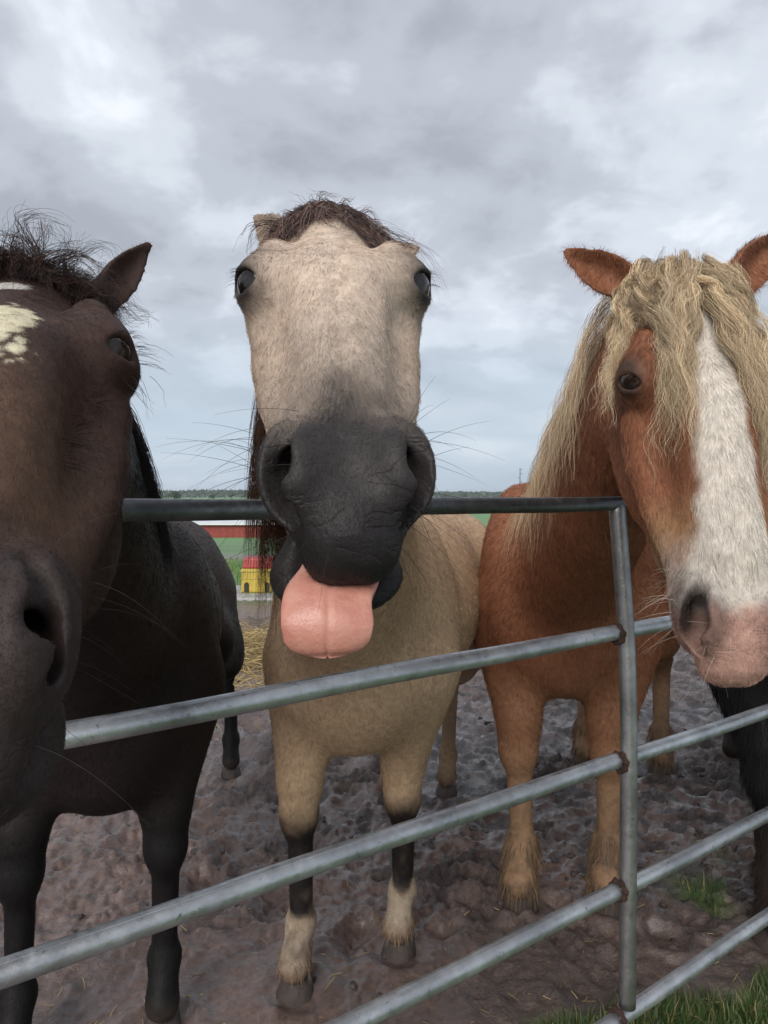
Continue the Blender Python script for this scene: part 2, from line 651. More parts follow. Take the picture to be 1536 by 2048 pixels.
def build_ground():
    ys = [-8, -5, -3, -1.5, -.5, .2, .7, 1.1, 1.4]
    y = 1.55
    while y < 7000:
        ys.append(y)
        y += max(.0085, y * (.0046 if y < 8 else .03))
    ys = np.array(ys)
    u = np.linspace(-1, 1, 620)
    g = u * .62 + .38 * np.sign(u) * np.abs(u) ** 5 * 3.0
    w = np.maximum(ys, 1.5) * 1.15 + .35
    X = w[:, None] * g[None, :]
    Y = np.repeat(ys[:, None], len(u), 1)
    Z = terrain(X, Y) + mud_height(X, Y)
    gm = grass_mask(X, Y)
    Z = Z - .012 * gm * (Y < 4)
    n, m = X.shape
    P2 = np.stack([X, Y], -1).reshape(-1, 2)
    mud = np.tile(V(.138, .096, .084), (n * m, 1))
    v1 = fbm(P2, .5, 61, 4)
    v2 = fbm(P2, .08, 66, 3)
    mud *= (.55 + .9 * v1)[:, None] * (.72 + .56 * v2)[:, None]
    dk = sstep(.50, .60, fbm(P2, .07, 101, 3)) * sstep(.35, .6, fbm(P2, .7, 103, 3) + .12 * np.clip(P2[:, 0], -1, 1)) * sstep(9, 7, P2[:, 1])
    mud = mix3_(mud, (.040, .030, .028), dk * .8)       # darker, wetter churned clumps
    calm = sstep(2.6, 2.0, P2[:, 1]) * sstep(-.2, .4, P2[:, 0])
    mud = mix3_(mud, V(.105, .076, .062), calm * .55)
    straw = np.exp(-(((P2[:, 0] + 1.25) / .75) ** 2 + ((P2[:, 1] - 6.3) / .8) ** 2)) * sstep(.3, .6, v1 + .3 * v2)
    mud = mix3_(mud, (.20, .15, .075), np.clip(straw * 1.2, 0, .85))
    far = sstep(6, 8.5, P2[:, 1])
    mud = mix3_(mud, (.17, .125, .095), far * .75)
    gr = np.tile(V(.085, .185, .028), (n * m, 1)) * (.65 + .7 * fbm(P2, 2.5, 71, 4))[:, None]
    gr = mix3_(gr, (.085, .235, .030), sstep(30, 110, P2[:, 1]))
    col = mix3_(mud, gr, gm.reshape(-1))
    wet = (1 - gm.reshape(-1)) * (1 - .5 * dk) * sstep(.28, .50, fbm(P2, .45, 81, 3)) * (1 - .6 * far)
    cols = np.concatenate([col, wet[:, None]], 1)
    idx = np.arange(n * m).reshape(n, m)
    F = np.stack([idx[:-1, :-1], idx[:-1, 1:], idx[1:, 1:], idx[1:, :-1]], -1).reshape(-1, 4)
    V3 = np.stack([X, Y, Z], -1).reshape(-1, 3)
    m_, nt, b = new_mat('ground')
    a = nnode(nt, 'ShaderNodeAttribute', attribute_name='col')
    nz = tex_noise(nt, 45, 5, .65)
    mx = nnode(nt, 'ShaderNodeMix', data_type='RGBA', blend_type='MULTIPLY')
    mx.inputs['Factor'].default_value = 1
    nt.links.new(a.outputs['Color'], mx.inputs['A'])
    nt.links.new(cramp(nt, nz, [(.3, (.62, .62, .62)), (.7, (1.25, 1.22, 1.2))]), mx.inputs['B'])
    nt.links.new(mx.outputs['Result'], b.inputs['Base Color'])
    # wet film: glossier in the wet patches, broken up by fine noise
    rn = nnode(nt, 'ShaderNodeMath', operation='MULTIPLY')
    nt.links.new(a.outputs['Alpha'], rn.inputs[0])
    nt.links.new(cramp(nt, tex_noise(nt, 14, 4, .6), [(.32, (.35, .35, .35)), (.55, (1, 1, 1))]), rn.inputs[1])
    rr = nnode(nt, 'ShaderNodeMapRange')
    rr.inputs['To Min'].default_value = .50
    rr.inputs['To Max'].default_value = .07
    nt.links.new(rn.outputs[0], rr.inputs['Value'])
    nt.links.new(rr.outputs[0], b.inputs['Roughness'])
    b.inputs['Specular IOR Level'].default_value = .8
    add_bump(nt, b, [(tex_noise(nt, 36, 6, .7), .75, .022), (tex_noise(nt, 150, 4, .65), .5, .005)])
    ms = nnode(nt, 'ShaderNodeMapRange')
    ms.inputs['To Min'].default_value = 1.0
    ms.inputs['To Max'].default_value = .26
    nt.links.new(a.outputs['Alpha'], ms.inputs['Value'])
    for nd in nt.nodes:
        if nd.type == 'BUMP':
            nt.links.new(ms.outputs[0], nd.inputs['Strength'])
    o = mesh_np('ground', V3, F, m_, None, True, cols)
    o['kind'] = 'structure'
    return o


def mix3_(base, col, t):
    return base * (1 - t[:, None]) + np.asarray(col) * t[:, None]


build_ground()


def zmud(x, y):
    x = np.atleast_1d(np.asarray(x, float))
    y = np.atleast_1d(np.asarray(y, float))
    return terrain(x, y) + mud_height(x, y)


# loose clods of mud
def build_clods(n):
    ico_v = nrm_rows(np.array([(x, y, z) for x in (-1, 0, 1) for y in (-1, 0, 1) for z in (-1, 0, 1) if abs(x) + abs(y) + abs(z) in (1, 2, 3) and not (x == y == z == 0)], float))
    vs, fs = uv_low(5, 7)
    pts = []
    while len(pts) < n:
        y = 1.8 + 4.5 * rng.random() ** 1.5
        x = rng.uniform(-.75, .85) * y
        if vnoise(np.array([[x, y]]), .5, 91)[0] < .42 or (y < 2.25 and x > 0 and rng.random() < .85):
            continue
        pts.append((x, y))
    pts = np.array(pts)
    z = zmud(pts[:, 0], pts[:, 1])
    allv, allf = [], []
    nv = len(vs)
    for i, (p, zz) in enumerate(zip(pts, z)):
        r = rng.uniform(.005, .016) * (1 if rng.random() < .9 else 1.7)
        sc = V(rng.uniform(.7, 1.5), rng.uniform(.7, 1.5), rng.uniform(.35, .7)) * r
        d = 1 + .55 * (rng.random(nv) - .5) * 2
        ca, sa = math.cos(i * 1.7), math.sin(i * 1.7)
        q = vs * d[:, None] * sc
        q = np.stack([q[:, 0] * ca - q[:, 1] * sa, q[:, 0] * sa + q[:, 1] * ca, q[:, 2]], 1)
        allv.append(q + V(p[0], p[1], zz + r * .1))
        allf.append(fs + i * nv)
    m = simple_mat('mud_clod', (.070, .053, .050), .42, .4, 20, .6, bscale=120)
    o = mesh_np('mud_clods', np.concatenate(allv), np.concatenate(allf), m)
    tag(o, 'small dark clods of churned wet mud scattered over the paddock', 'mud', kind='stuff')


def nrm_rows(a):
    return a / np.linalg.norm(a, axis=1)[:, None]


def uv_low(nv, nu):
    v = [V(0, 0, 1)]
    for i in range(1, nv):
        th = math.pi * i / nv
        for j in range(nu):
            ph = 2 * math.pi * (j + .5 * (i % 2)) / nu
            v.append(V(math.sin(th) * math.cos(ph), math.sin(th) * math.sin(ph), math.cos(th)))
    v.append(V(0, 0, -1))
    f = []
    for j in range(nu):
        f.append((0, 1 + j, 1 + (j + 1) % nu, 0))
    f = [(a, b, c) for a, b, c, _ in f]
    for i in range(nv - 2):
        for j in range(nu):
            k = (j + 1) % nu
            a, b = 1 + i * nu, 1 + (i + 1) * nu
            f.append((a + j, b + j, b + k))
            f.append((a + j, b + k, a + k))
    last = len(v) - 1
    b = 1 + (nv - 2) * nu
    for j in range(nu):
        f.append((b + j, last, b + (j + 1) % nu))
    return np.array(v), np.array(f)


build_clods(350)


# grass: blades of three joints
def build_grass(name, pts, h, w, label, tint=(.046, .074, .022)):
    n = len(pts)
    z = zmud(pts[:, 0], pts[:, 1]) - .006
    ang = rng.uniform(0, 6.28, n)
    lean = rng.uniform(.1, .75, n) * h
    la = rng.uniform(0, 6.28, n)
    side = np.stack([np.cos(ang), np.sin(ang), np.zeros(n)], 1) * (w / 2)[:, None]
    bend = np.stack([np.cos(la), np.sin(la), np.zeros(n)], 1)
    b0 = np.stack([pts[:, 0], pts[:, 1], z], 1)
    up = V(0, 0, 1)[None] * h[:, None]
    p1 = b0 + up * .55 + bend * (lean * .3)[:, None]
    p2 = b0 + up * .95 + bend * lean[:, None]
    vs = np.stack([b0 - side, b0 + side, p1 - side * .8, p1 + side * .8, p2], 1).reshape(-1, 3)
    k = np.arange(n)[:, None] * 5
    F = np.concatenate([k + np.array([[0, 1, 3]]), k + np.array([[0, 3, 2]]), k + np.array([[2, 3, 4]])])
    c = np.tile(np.asarray(tint), (n, 1)) * rng.uniform(.55, 1.6, (n, 1))
    dry = rng.random(n) < .18
    c[dry] = V(.22, .18, .07)
    cols = np.repeat(c, 5, 0)
    m = bpy.data.materials.get('grass')
    if m is None:
        m, nt, b = new_mat('grass')
        a = nnode(nt, 'ShaderNodeAttribute', attribute_name='col')
        nt.links.new(a.outputs['Color'], b.inputs['Base Color'])
        b.inputs['Roughness'].default_value = .5
    o = mesh_np(name, vs, F, m, None, False, cols)
    tag(o, label, 'grass', kind='stuff')


def scatter(n, x0, x1, y0, y1, thr=.35):
    out = np.zeros((0, 2))
    while len(out) < n:
        p = np.stack([rng.uniform(x0, x1, n * 2), rng.uniform(y0, y1, n * 2)], 1)
        g = grass_mask(p[:, 0], p[:, 1])
        p = p[rng.random(len(p)) < np.clip((g - thr) / (1 - thr), 0, 1)]
        out = np.concatenate([out, p])
    return out[:n]


p = scatter(10000, .2, 2.0, 1.6, 3.0, .25)
build_grass('grass', p, rng.uniform(.018, .07, len(p)), rng.uniform(.0018, .0042, len(p)), 'short green grass tufts along the foot of the gate')
p = scatter(26000, -8, 6, 9.3, 24, .3)
build_grass('grass', p, rng.uniform(.05, .14, len(p)), rng.uniform(.006, .014, len(p)), 'green pasture grass beyond the mud', (.085, .185, .032))


# straw
def build_straw():
    n = 4200
    px = -1.25 + rng.normal(size=n) * .55
    py = 6.3 + rng.normal(size=n) * .60
    hgt = .13 * np.exp(-(((px + 1.25) / .7) ** 2 + ((py - 6.3) / .7) ** 2))
    z = zmud(px, py) + hgt * rng.random(n) + .008
    an = rng.uniform(0, 6.28, n)
    el = rng.normal(size=n) * .22
    L = rng.uniform(.06, .20, n)
    d = np.stack([np.cos(an) * np.cos(el), np.sin(an) * np.cos(el), np.sin(el)], 1) * L[:, None] / 2
    c = np.stack([px, py, z], 1)
    mid = c + rng.normal(size=(n, 3)) * .008
    m, nt, b = new_mat('straw')
    a = nnode(nt, 'ShaderNodeAttribute', attribute_name='col')
    nt.links.new(a.outputs['Color'], b.inputs['Base Color'])
    b.inputs['Roughness'].default_value = .6
    o = hair_np('straw', np.stack([c - d, mid, c + d], 1), .0022, m, None, hair_cols(n, (.40, .30, .13), .3, (.25, .17, .07), .35), 'stuff', tip=.8)
    tag(o, 'loose heap of yellow straw lying on the mud', 'straw')


def hair_cols(n, base, var=.25, alt=None, palt=0.0):
    c = np.tile(np.asarray(base, float), (n, 1)) * (1 + var * rng.normal(size=(n, 1))).clip(.3, 2)
    if alt is not None:
        m = rng.random(n) < palt
        c[m] = np.asarray(alt) * (1 + var * rng.normal(size=(m.sum(), 1))).clip(.3, 2)
    return c.clip(0, 1)


build_straw()


def build_litter(n):
    """bits of straw trodden into the mud"""
    y = 1.85 + 5 * rng.random(n) ** 1.4
    x = rng.uniform(-.65, .75, n) * y
    z = zmud(x, y) + .004
    an = rng.uniform(0, 6.28, n)
    L = rng.uniform(.008, .045, n)
    d = np.stack([np.cos(an), np.sin(an), rng.normal(size=n) * .2], 1) * L[:, None] / 2
    c = np.stack([x, y, z], 1)
    o = hair_np('straw', np.stack([c - d, c + rng.normal(size=(n, 3)) * .001, c + d], 1), rng.uniform(.0006, .0016, n), bpy.data.materials['straw'], None, hair_cols(n, (.36, .27, .13), .3, (.20, .13, .06), .4), 'stuff', tip=.8)
    tag(o, 'scattered bits of straw trodden into the wet mud', 'straw')


build_litter(700)
# ------------------------------------------------------------------ gate
SP = .265                                   # rail spacing
PY = FPX * SP / 253.0
PX = (1252 - 768) / FPX * PY
GD = nrm(V(1.419, 1.0, 0))                  # the gate runs away to the right
TOPZ = EYE - .0145


def rail_z(i):
    return TOPZ if i == 0 else EYE - .2859 - SP * (i - 1)



def steel(name, lo, mid, hi):
    m, nt, b = new_mat(name)
    b.inputs['Metallic'].default_value = .85
    blot = tex_noise(nt, 7, 6, .7)
    nt.links.new(cramp(nt, blot, [(.28, lo), (.5, mid), (.72, hi)]), b.inputs['Base Color'])
    spang = tex_noise(nt, 55, 5, .7)
    nt.links.new(cramp(nt, spang, [(.3, (.26, .26, .26)), (.7, (.58, .58, .58))]), b.inputs['Roughness'])
    # scuffs and dried splashes: sharp dark and pale specks
    sp = tex_noise(nt, 70, 5, .8)
    mx = nnode(nt, 'ShaderNodeMix', data_type='RGBA')
    fac = cramp(nt, sp, [(.60, (0, 0, 0)), (.68, (.85, .85, .85))])
    nt.links.new(fac, mx.inputs['Factor'])
    src = b.inputs['Base Color'].links[0].from_socket
    nt.links.new(src, mx.inputs['A'])
    mx.inputs['B'].default_value = (lo[0] * .45, lo[1] * .42, lo[2] * .42, 1)
    nt.links.new(mx.outputs['Result'], b.inputs['Base Color'])
    add_bump(nt, b, [(blot, .25, .008), (spang, .35, .0025)])
    return m


M_STEEL = steel('galvanised_steel', (.22, .222, .235), (.42, .43, .445), (.66, .67, .69))
M_STEEL_DARK = steel('dark_steel', (.07, .073, .08), (.12, .125, .133), (.21, .215, .225))  # same steel in darker greys, used on the top rail
M_RUST = simple_mat('rust', (.055, .026, .018), .8, .5, 60, .8)


def gpt(t, z):
    return V(PX, PY, 0) + GD * t + V(0, 0, z)


gate = empty('gate', tuple(gpt(0, 0)))
tag(gate, 'galvanised tubular steel farm gate running across in front of the horses', 'gate')
for i in range(5):
    z = rail_z(i)
    r = .0160 if i else .0148
    ts = np.linspace(-1.9, 2.2, 90)
    path = np.array([gpt(t, z + .0035 * math.sin(t * 2.1 + i * 1.3) + .0012 * math.sin(t * 9 + i)) for t in ts])
    rr = r * (1 + .012 * np.sin(ts * 23 + i))
    v, f = tube_mesh(path, rr, 24)
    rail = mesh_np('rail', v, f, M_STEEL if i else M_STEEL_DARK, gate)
    # welded seam along the upper side of the tube
    seam = path + V(0, -.45, .89) * r * .985
    v, f = tube_mesh(seam, .0012, 6)
    mesh_np('weld_seam', v, f, M_STEEL, rail)
# upright stay, bent a little at its flattened top end
px_ = [(1233, 1004), (1237, 1050), (1247, 1180), (1255, 1320), (1258, 1480), (1257, 1700), (1254, 2042)]
stay = []
for k in range(len(px_)):
    stay.append(at(px_[k][0], px_[k][1], PY - .019))
tt = np.linspace(0, len(stay) - 1, 60)
stay_p = np.stack([np.interp(tt, range(len(stay)), [s[k] for s in stay]) for k in range(3)], 1)
ker = np.ones(7) / 7
pad = np.vstack([np.repeat(stay_p[:1], 3, 0), stay_p, np.repeat(stay_p[-1:], 3, 0)])
stay_p = np.stack([np.convolve(pad[:, k], ker, 'valid') for k in range(3)], 1)
v, f = tube_mesh(stay_p, np.interp(np.linspace(0, 1, 60), [0, .06, 1], [.013, .0172, .0172]), 24)
mesh_np('upright_stay', v, f, M_STEEL_DARK if False else steel('dull_steel', (.16, .155, .155), (.27, .265, .265), (.40, .395, .395)), gate)
for i in range(1, 5):                        # rusty welds where rails meet the stay
    z = rail_z(i)
    yrow = HOR + (EYE - z) / PY * FPX
    xs_ = np.interp(yrow, [p[1] for p in px_], [p[0] for p in px_])
    c = at(xs_, yrow, PY - .004)
    th = np.linspace(0, 2 * math.pi, 25)
    ring = np.array([c + V(0, 0, 1) * .0170 * math.sin(a) * (1 + .08 * math.sin(5 * a + i)) - GD * .0315 + .0168 * math.cos(a) * V(GD[1], -GD[0], 0) for a in th])
    v, f = tube_mesh(ring, .0058 * (1 + .35 * np.sin(th * 7)), 8)
    mesh_np('weld', v, f, M_RUST, gate)
for t in (-1.9, 2.2):                        # end uprights
    v, f = tube_mesh(np.array([gpt(t, TOPZ + .02), gpt(t, TOPZ - 2 * SP), gpt(t, TOPZ - 4 * SP - .02)]), .024, 16)
    mesh_np('end_upright', v, f, M_STEEL, gate)
# ------------------------------------------------------------------ horses
HA = np.array([-.05, .00, .05, .10, .15, .20, .25, .30, .35, .40, .45, .50, .54, .575, .605])
HT = np.array([-.125, -.084, -.046, -.018, .001, .010, .008, .003, -.002, -.005, -.007, -.010, -.018, -.034, -.064])
HB = np.array([-.150, -.165, -.200, -.232, -.245, -.242, -.222, -.194, -.164, -.140, -.118, -.104, -.100, -.098, -.092])
WT = np.array([.028, .040, .051, .063, .074, .078, .071, .058, .046, .039, .038, .042, .045, .040, .024])
WM = np.array([.042, .054, .066, .077, .087, .094, .097, .098, .090, .076, .062, .056, .052, .041, .024])
WB = np.array([.030, .045, .056, .066, .072, .074, .072, .068, .062, .052, .043, .041, .040, .031, .018])


def ellv(a, b, c, ce, ra):
    x, y, z = (a - ce[0]) / ra[0], (b - ce[1]) / ra[1], (c - ce[2]) / ra[2]
    k0 = np.sqrt(x * x + y * y + z * z)
    k1 = np.sqrt(np.maximum((x / ra[0]) ** 2 + (y / ra[1]) ** 2 + (z / ra[2]) ** 2, 1e-9))
    return k0 * (k0 - 1) / k1


def conev(a, b, c, p, q, r1, r2):
    D = np.array(q) - np.array(p)
    x, y, z = a - p[0], b - p[1], c - p[2]
    t = np.clip((x * D[0] + y * D[1] + z * D[2]) / (D @ D), 0, 1)
    return np.sqrt((x - t * D[0]) ** 2 + (y - t * D[1]) ** 2 + (z - t * D[2]) ** 2) - (r1 + t * (r2 - r1))


def loft(a, b, c):
    T = np.interp(a, HA, HT)
    Bm = np.interp(a, HA, HB)
    h = (T - Bm) * .5
    t = np.clip((b - (T + Bm) * .5) / h, -2.5, 2.5)
    tc = np.clip(t, -1, 1)
    wt, wm, wb = np.interp(a, HA, WT), np.interp(a, HA, WM), np.interp(a, HA, WB)
    u = tc / .7
    w = wm + .5 * (wt - wb) * u + (.5 * (wt + wb) - wm) * np.minimum(u * u, 1.3)
    w = np.maximum(w, .02)
    p = np.interp(a, [.04, .17, .30], [1.85, 2.2, 2.5])
    r = (np.abs(c / w) ** p + np.abs(t) ** p) ** (1 / p)
    d = (r - 1) * np.minimum(h, w) * .9
    end = np.maximum(a - HA[-1], HA[0] - a)
    return np.where(end > 0, np.maximum(d, 0) * .7 + end, d)


EO = nrm(V(.38, .42, .82))                       # the way an eye looks, in head axes
EU = V(-.80, .60, 0)
EU = nrm(EU - EU @ EO * EO)                       # towards the upper lid
ES = np.cross(EO, EU)
EC = V(.198, -.036, .0805)


def on_eye(s, u, r=.0294):
    """point on the eyeball's shell in eye axes"""
    return (s, u, math.sqrt(max(r * r - s * s - u * u, 1e-6)))


def head_sdf(a, b, c0, o):
    """distance to the head in head units; a along poll to lips, b towards the face's front, c sideways"""
    c = np.abs(c0)
    d = loft(a, b, c)
    near = np.abs(d) < .09
    A, B, C, C0 = a[near], b[near], c[near], c0[near]
    e = d[near]
    ea, ec = o.get('eye_off', (0.0, 0.0))
    Ae, Ce = A - ea, C - ec
    # brow, orbit, cheek bone, facial crest, jowl
    ek = o.get('eye_size', 1.04)
    e = smin(e, conev(Ae, B, Ce, tuple(EC), tuple(EC + V(-.012, -.01, -.006)), .0305 * ek, .0305 * ek), .045)
    e = smin(e, conev(Ae, B, Ce, (.140, -.022, .072), (.176, -.026, .086), .015, .014), .022)
    e = smin(e, conev(A, B, C, (.110, -.060, .080), (.190, -.060, .092), .014, .016), .025)
    e = smin(e, conev(A, B, C, (.235, -.082, .086), (.365, -.080, .064), .014, .010), .022)
    e = smin(e, ellv(A, B, C, (.135, -.155, .045), (.095, .085, .040)), .03)
    e = smin(e, conev(A, B, C, (.37, -.088, .058), (.485, -.072, .044), .019, .019), .03)
    if o.get('jowl'):
        e = smin(e, ellv(A, B, C, (.22, -.215, .030), (.13, .060, .046)), .04)
        e = smin(e, conev(A, B, C, (.24, -.232, .026), (.43, -.165, .018), .038, .024), .04)
    # hollow above the eye, and between cheek and nasal bone
    e = smax(e, -ellv(Ae, B, Ce, (.128, -.044, .110), (.024, .016, .018)), .02)
    e = smax(e, -ellv(A, B, C, (.352, -.036, .092), (.088, .032, .042)), .026)
    # nasal bone ridge
    e = smin(e, conev(A, B, C, (.25, -.022, .022), (.45, -.030, .016), .030, .026), .03)
    fl = o.get('flare', 1.0)
    # muzzle: alar wing, upper lip
    e = smin(e, ellv(A, B, C, (.530, -.046, .046), (.055, .044, .030 * fl)), .02)
    e = smin(e, ellv(A, B, C, (.583, -.074, .0), (.036, .036, .037)), .03)
    e = smin(e, ellv(A, B, C, (.596, -.086, .014), (.020, .022, .022)), .02)
    # lower jaw and lip
    jo = o.get('open', 0.0)
    jd = o.get('droop', 0.0)
    jl = o.get('jaw', 0.0)
    jw = o.get('jaww', .052)
    jc = o.get('jawc', 0.0)
    CS, C = C, np.abs(C0 - jc)
    lj = conev(A, B, C, (.36, -.146, .012), (.50, -.128 - jo * .8 - jd * .5, .018), .030, .026)
    lj = smin(lj, ellv(A, B, C, (.535 + jl, -.128 - jo - jd, .0), (.050, .027, jw)), .03)
    lj = smin(lj, ellv(A, B, C, (.515 + jl, -.148 - jo - jd, .0), (.034, .022, .032)), .02)
    if jo > 0:
        lj = smax(lj, -ellv(A, B, C, (.555 + jl, -.100 - jo, .0), (.075, .022, .044)), .012)
    C = CS
    kk = .006 + .05 * sstep(.50, .40, A)
    e = smin(e, lj, kk)
    if jo == 0:
        # mouth slit
        e = smax(e, -ellv(A, B, C, (.565, -.1005, .04), (.070, .0022, .06)), .004)
    # nostrils
    g = .75 + .25 * fl
    no = conev(A, B, C, (.492, -.008, .046 * g), (.528, -.016, .060 * g), .0065, .011)
    no = smin(no, conev(A, B, C, (.528, -.016, .060 * g), (.560, -.042, .054 * g), .011, .0135), .006)
    no = smin(no, conev(A, B, C, (.560, -.042, .054 * g), (.576, -.058, .038 * g), .0125, .008), .006)
    no = smin(no, conev(A, B, C, (.540, -.024, .058 * g), (.572, .006, .068 * g), .012, .012), .006)
    nz = o.get('nos', 0.0)
    pas = conev(A, B, C, (.550, -.036, .054 * g), (.480, -.052, .028), .014, .012)
    pas = smin(pas, conev(A, B, C, (.566, -.050, .048 * g), (.505, -.062, .028), .013, .011), .008)
    no = smin(no - nz, pas + max(0, -nz) * 1.8 - max(0, nz), .008)
    e = smax(e, -no, .008)
    # eye opening, lids and the fold above
    r0, r1, r2 = Ae - EC[0], B - EC[1], Ce - EC[2]
    xs_, xu, xo = [(r0 * v[0] + r1 * v[1] + r2 * v[2]) / ek for v in (ES, EU, EO)]
    e = smax(e, -ellv(xs_, xu, xo, (0, 0, .032), (.0245, .0142, .024)) * ek, .004)
    lid = 9.
    for arc, r in ((((-.0235, -.002), (-.010, .0130), (.008, .0135), (.0235, -.004)), .0036), (((-.0235, -.002), (-.009, -.0130), (.010, -.0130), (.0235, -.004)), .0028), (((-.024, .008), (-.010, .0215), (.010, .0215), (.025, .006)), .0028)):
        for p_, q_ in zip(arc[:-1], arc[1:]):
            lid = np.minimum(lid, conev(xs_, xu, xo, on_eye(*p_), on_eye(*q_), r, r))
    e = smin(e, lid * ek, .007)
    d[near] = e
    return d


def ear_sdf(X, Y, Z, base, axis_, face, L, w):
    """leaf-shaped cupped ear; face = the way its opening looks"""
    e1 = nrm(axis_)
    f = nrm(np.asarray(face) - np.dot(face, e1) * e1)
    s = np.cross(e1, f)
    x, y, z = X - base[0], Y - base[1], Z - base[2]
    t = (x * e1[0] + y * e1[1] + z * e1[2]) / L
    o = x * f[0] + y * f[1] + z * f[2]
    q = x * s[0] + y * s[1] + z * s[2]
    tc = np.clip(t, 0, 1)
    wt = w * np.interp(tc, [0, .15, .35, .6, .8, .92, 1], [.72, .9, 1, .82, .52, .3, .12])
    cup = -wt * .75 + np.sqrt(np.maximum(q * q + (wt * .05) ** 2, 0)) ** 2 / np.maximum(wt, .004) * .85
    cup = cup + .10 * L * tc * tc          # tip curls to the front
    thick = .0058 + .010 * (1 - tc) ** 2
    d = smax((np.abs(o - cup) - thick) * .75, (np.abs(q) - wt) * .9, .008)
    end = np.maximum(t - 1, -.25 - t) * L
    return smax(d, end, .008)


class Frame:
    def __init__(s, p0, A, B, sc):
        s.p0 = np.asarray(p0, float)
        s.A = nrm(A)
        s.B = nrm(np.asarray(B) - np.dot(B, s.A) * s.A)
        s.C = np.cross(s.B, s.A)
        s.s = sc

    def w(s, a, b, c):
        return s.p0 + s.s * (np.multiply.outer(a, s.A) + np.multiply.outer(b, s.B) + np.multiply.outer(c, s.C))

    def l(s, P):
        q = (np.asarray(P) - s.p0) / s.s
        return q @ s.A, q @ s.B, q @ s.C


def rot_about(v, ax, ang):
    return np.array(Matrix.Rotation(ang, 3, Vector(ax)) @ Vector(v))


M_COAT, _nt, _b = new_mat('horse_coat')
_at = nnode(_nt, 'ShaderNodeAttribute', attribute_name='col')
_n1 = tex_noise(_nt, 60, 4, .6)
_mx = nnode(_nt, 'ShaderNodeMix', data_type='RGBA', blend_type='MULTIPLY')
_mx.inputs['Factor'].default_value = 1
_nt.links.new(_at.outputs['Color'], _mx.inputs['A'])
_nt.links.new(cramp(_nt, _n1, [(.3, (.72, .72, .72)), (.7, (1.1, 1.1, 1.1))]), _mx.inputs['B'])
_nt.links.new(_mx.outputs['Result'], _b.inputs['Base Color'])
# alpha of the colour attribute carries how bare and leathery the skin is
_rr = nnode(_nt, 'ShaderNodeMapRange')
_rr.inputs['To Min'].default_value = .62
_rr.inputs['To Max'].default_value = .50
_nt.links.new(_at.outputs['Alpha'], _rr.inputs['Value'])
_nt.links.new(_rr.outputs[0], _b.inputs['Roughness'])
_b.inputs['Specular IOR Level'].default_value = .22
_cr = tex_noise(_nt, 1.0, 3, .5, sc=(15, 15, 34), dist=.7)
_cq = tex_noise(_nt, 14, 2, .5)
_cs = nnode(_nt, 'ShaderNodeMix', data_type='RGBA')
_nt.links.new(cramp(_nt, _cq, [(.42, (0, 0, 0)), (.62, (1, 1, 1))]), _cs.inputs['Factor'])
_cs.inputs['A'].default_value = (.85, .85, .85, 1)
_nt.links.new(cramp(_nt, _cr, [(.40, (1, 1, 1)), (.48, (.8, .8, .8)), (.50, (0, 0, 0)), (.52, (.8, .8, .8)), (.60, (1, 1, 1))]), _cs.inputs['B'])
_cv = _cs.outputs['Result']
_cm = nnode(_nt, 'ShaderNodeMix', data_type='RGBA')
_nt.links.new(_at.outputs['Alpha'], _cm.inputs['Factor'])
_cm.inputs['A'].default_value = (1, 1, 1, 1)
_nt.links.new(_cv, _cm.inputs['B'])
add_bump(_nt, _b, [(_cm.outputs['Result'], .55, .0022), (tex_noise(_nt, 26, 5, .62, dist=.6), .4, .006), (tex_noise(_nt, 260, 3, .6), .45, .0015)])

M_HAIR, _nt, _b = new_mat('hair')
_at = nnode(_nt, 'ShaderNodeAttribute', attribute_name='col')
_nt.links.new(_at.outputs['Color'], _b.inputs['Base Color'])
_b.inputs['Roughness'].default_value = .45
_b.inputs['Specular IOR Level'].default_value = .16

M_EYE, _nt, _b = new_mat('eye')
_b.inputs['Base Color'].default_value = (.012, .007, .005, 1)
_nt.links.new(cramp(_nt, tex_noise(_nt, 30, 3, .5), [(.35, (.006, .005, .006)), (.7, (.03, .016, .010))]), _b.inputs['Base Color'])
_b.inputs['Roughness'].default_value = .06

M_HOOF = simple_mat('hoof_mud', (.055, .041, .036), .6, .35, 30, .5)


def uv_ball(c, r, M=None, rad=(1, 1, 1), nu=24, nv=16):
    v = []
    f = []
    for i in range(nv + 1):
        th = math.pi * i / nv
        for j in range(nu):
            ph = 2 * math.pi * j / nu
            p = V(math.sin(th) * math.cos(ph), math.sin(th) * math.sin(ph), math.cos(th)) * r * np.array(rad)
            v.append(np.asarray(c) + (p if M is None else p @ M))
    for i in range(nv):
        for j in range(nu):
            k = (j + 1) % nu
            f.append((i * nu + j, (i + 1) * nu + j, (i + 1) * nu + k, i * nu + k))
    return v, f


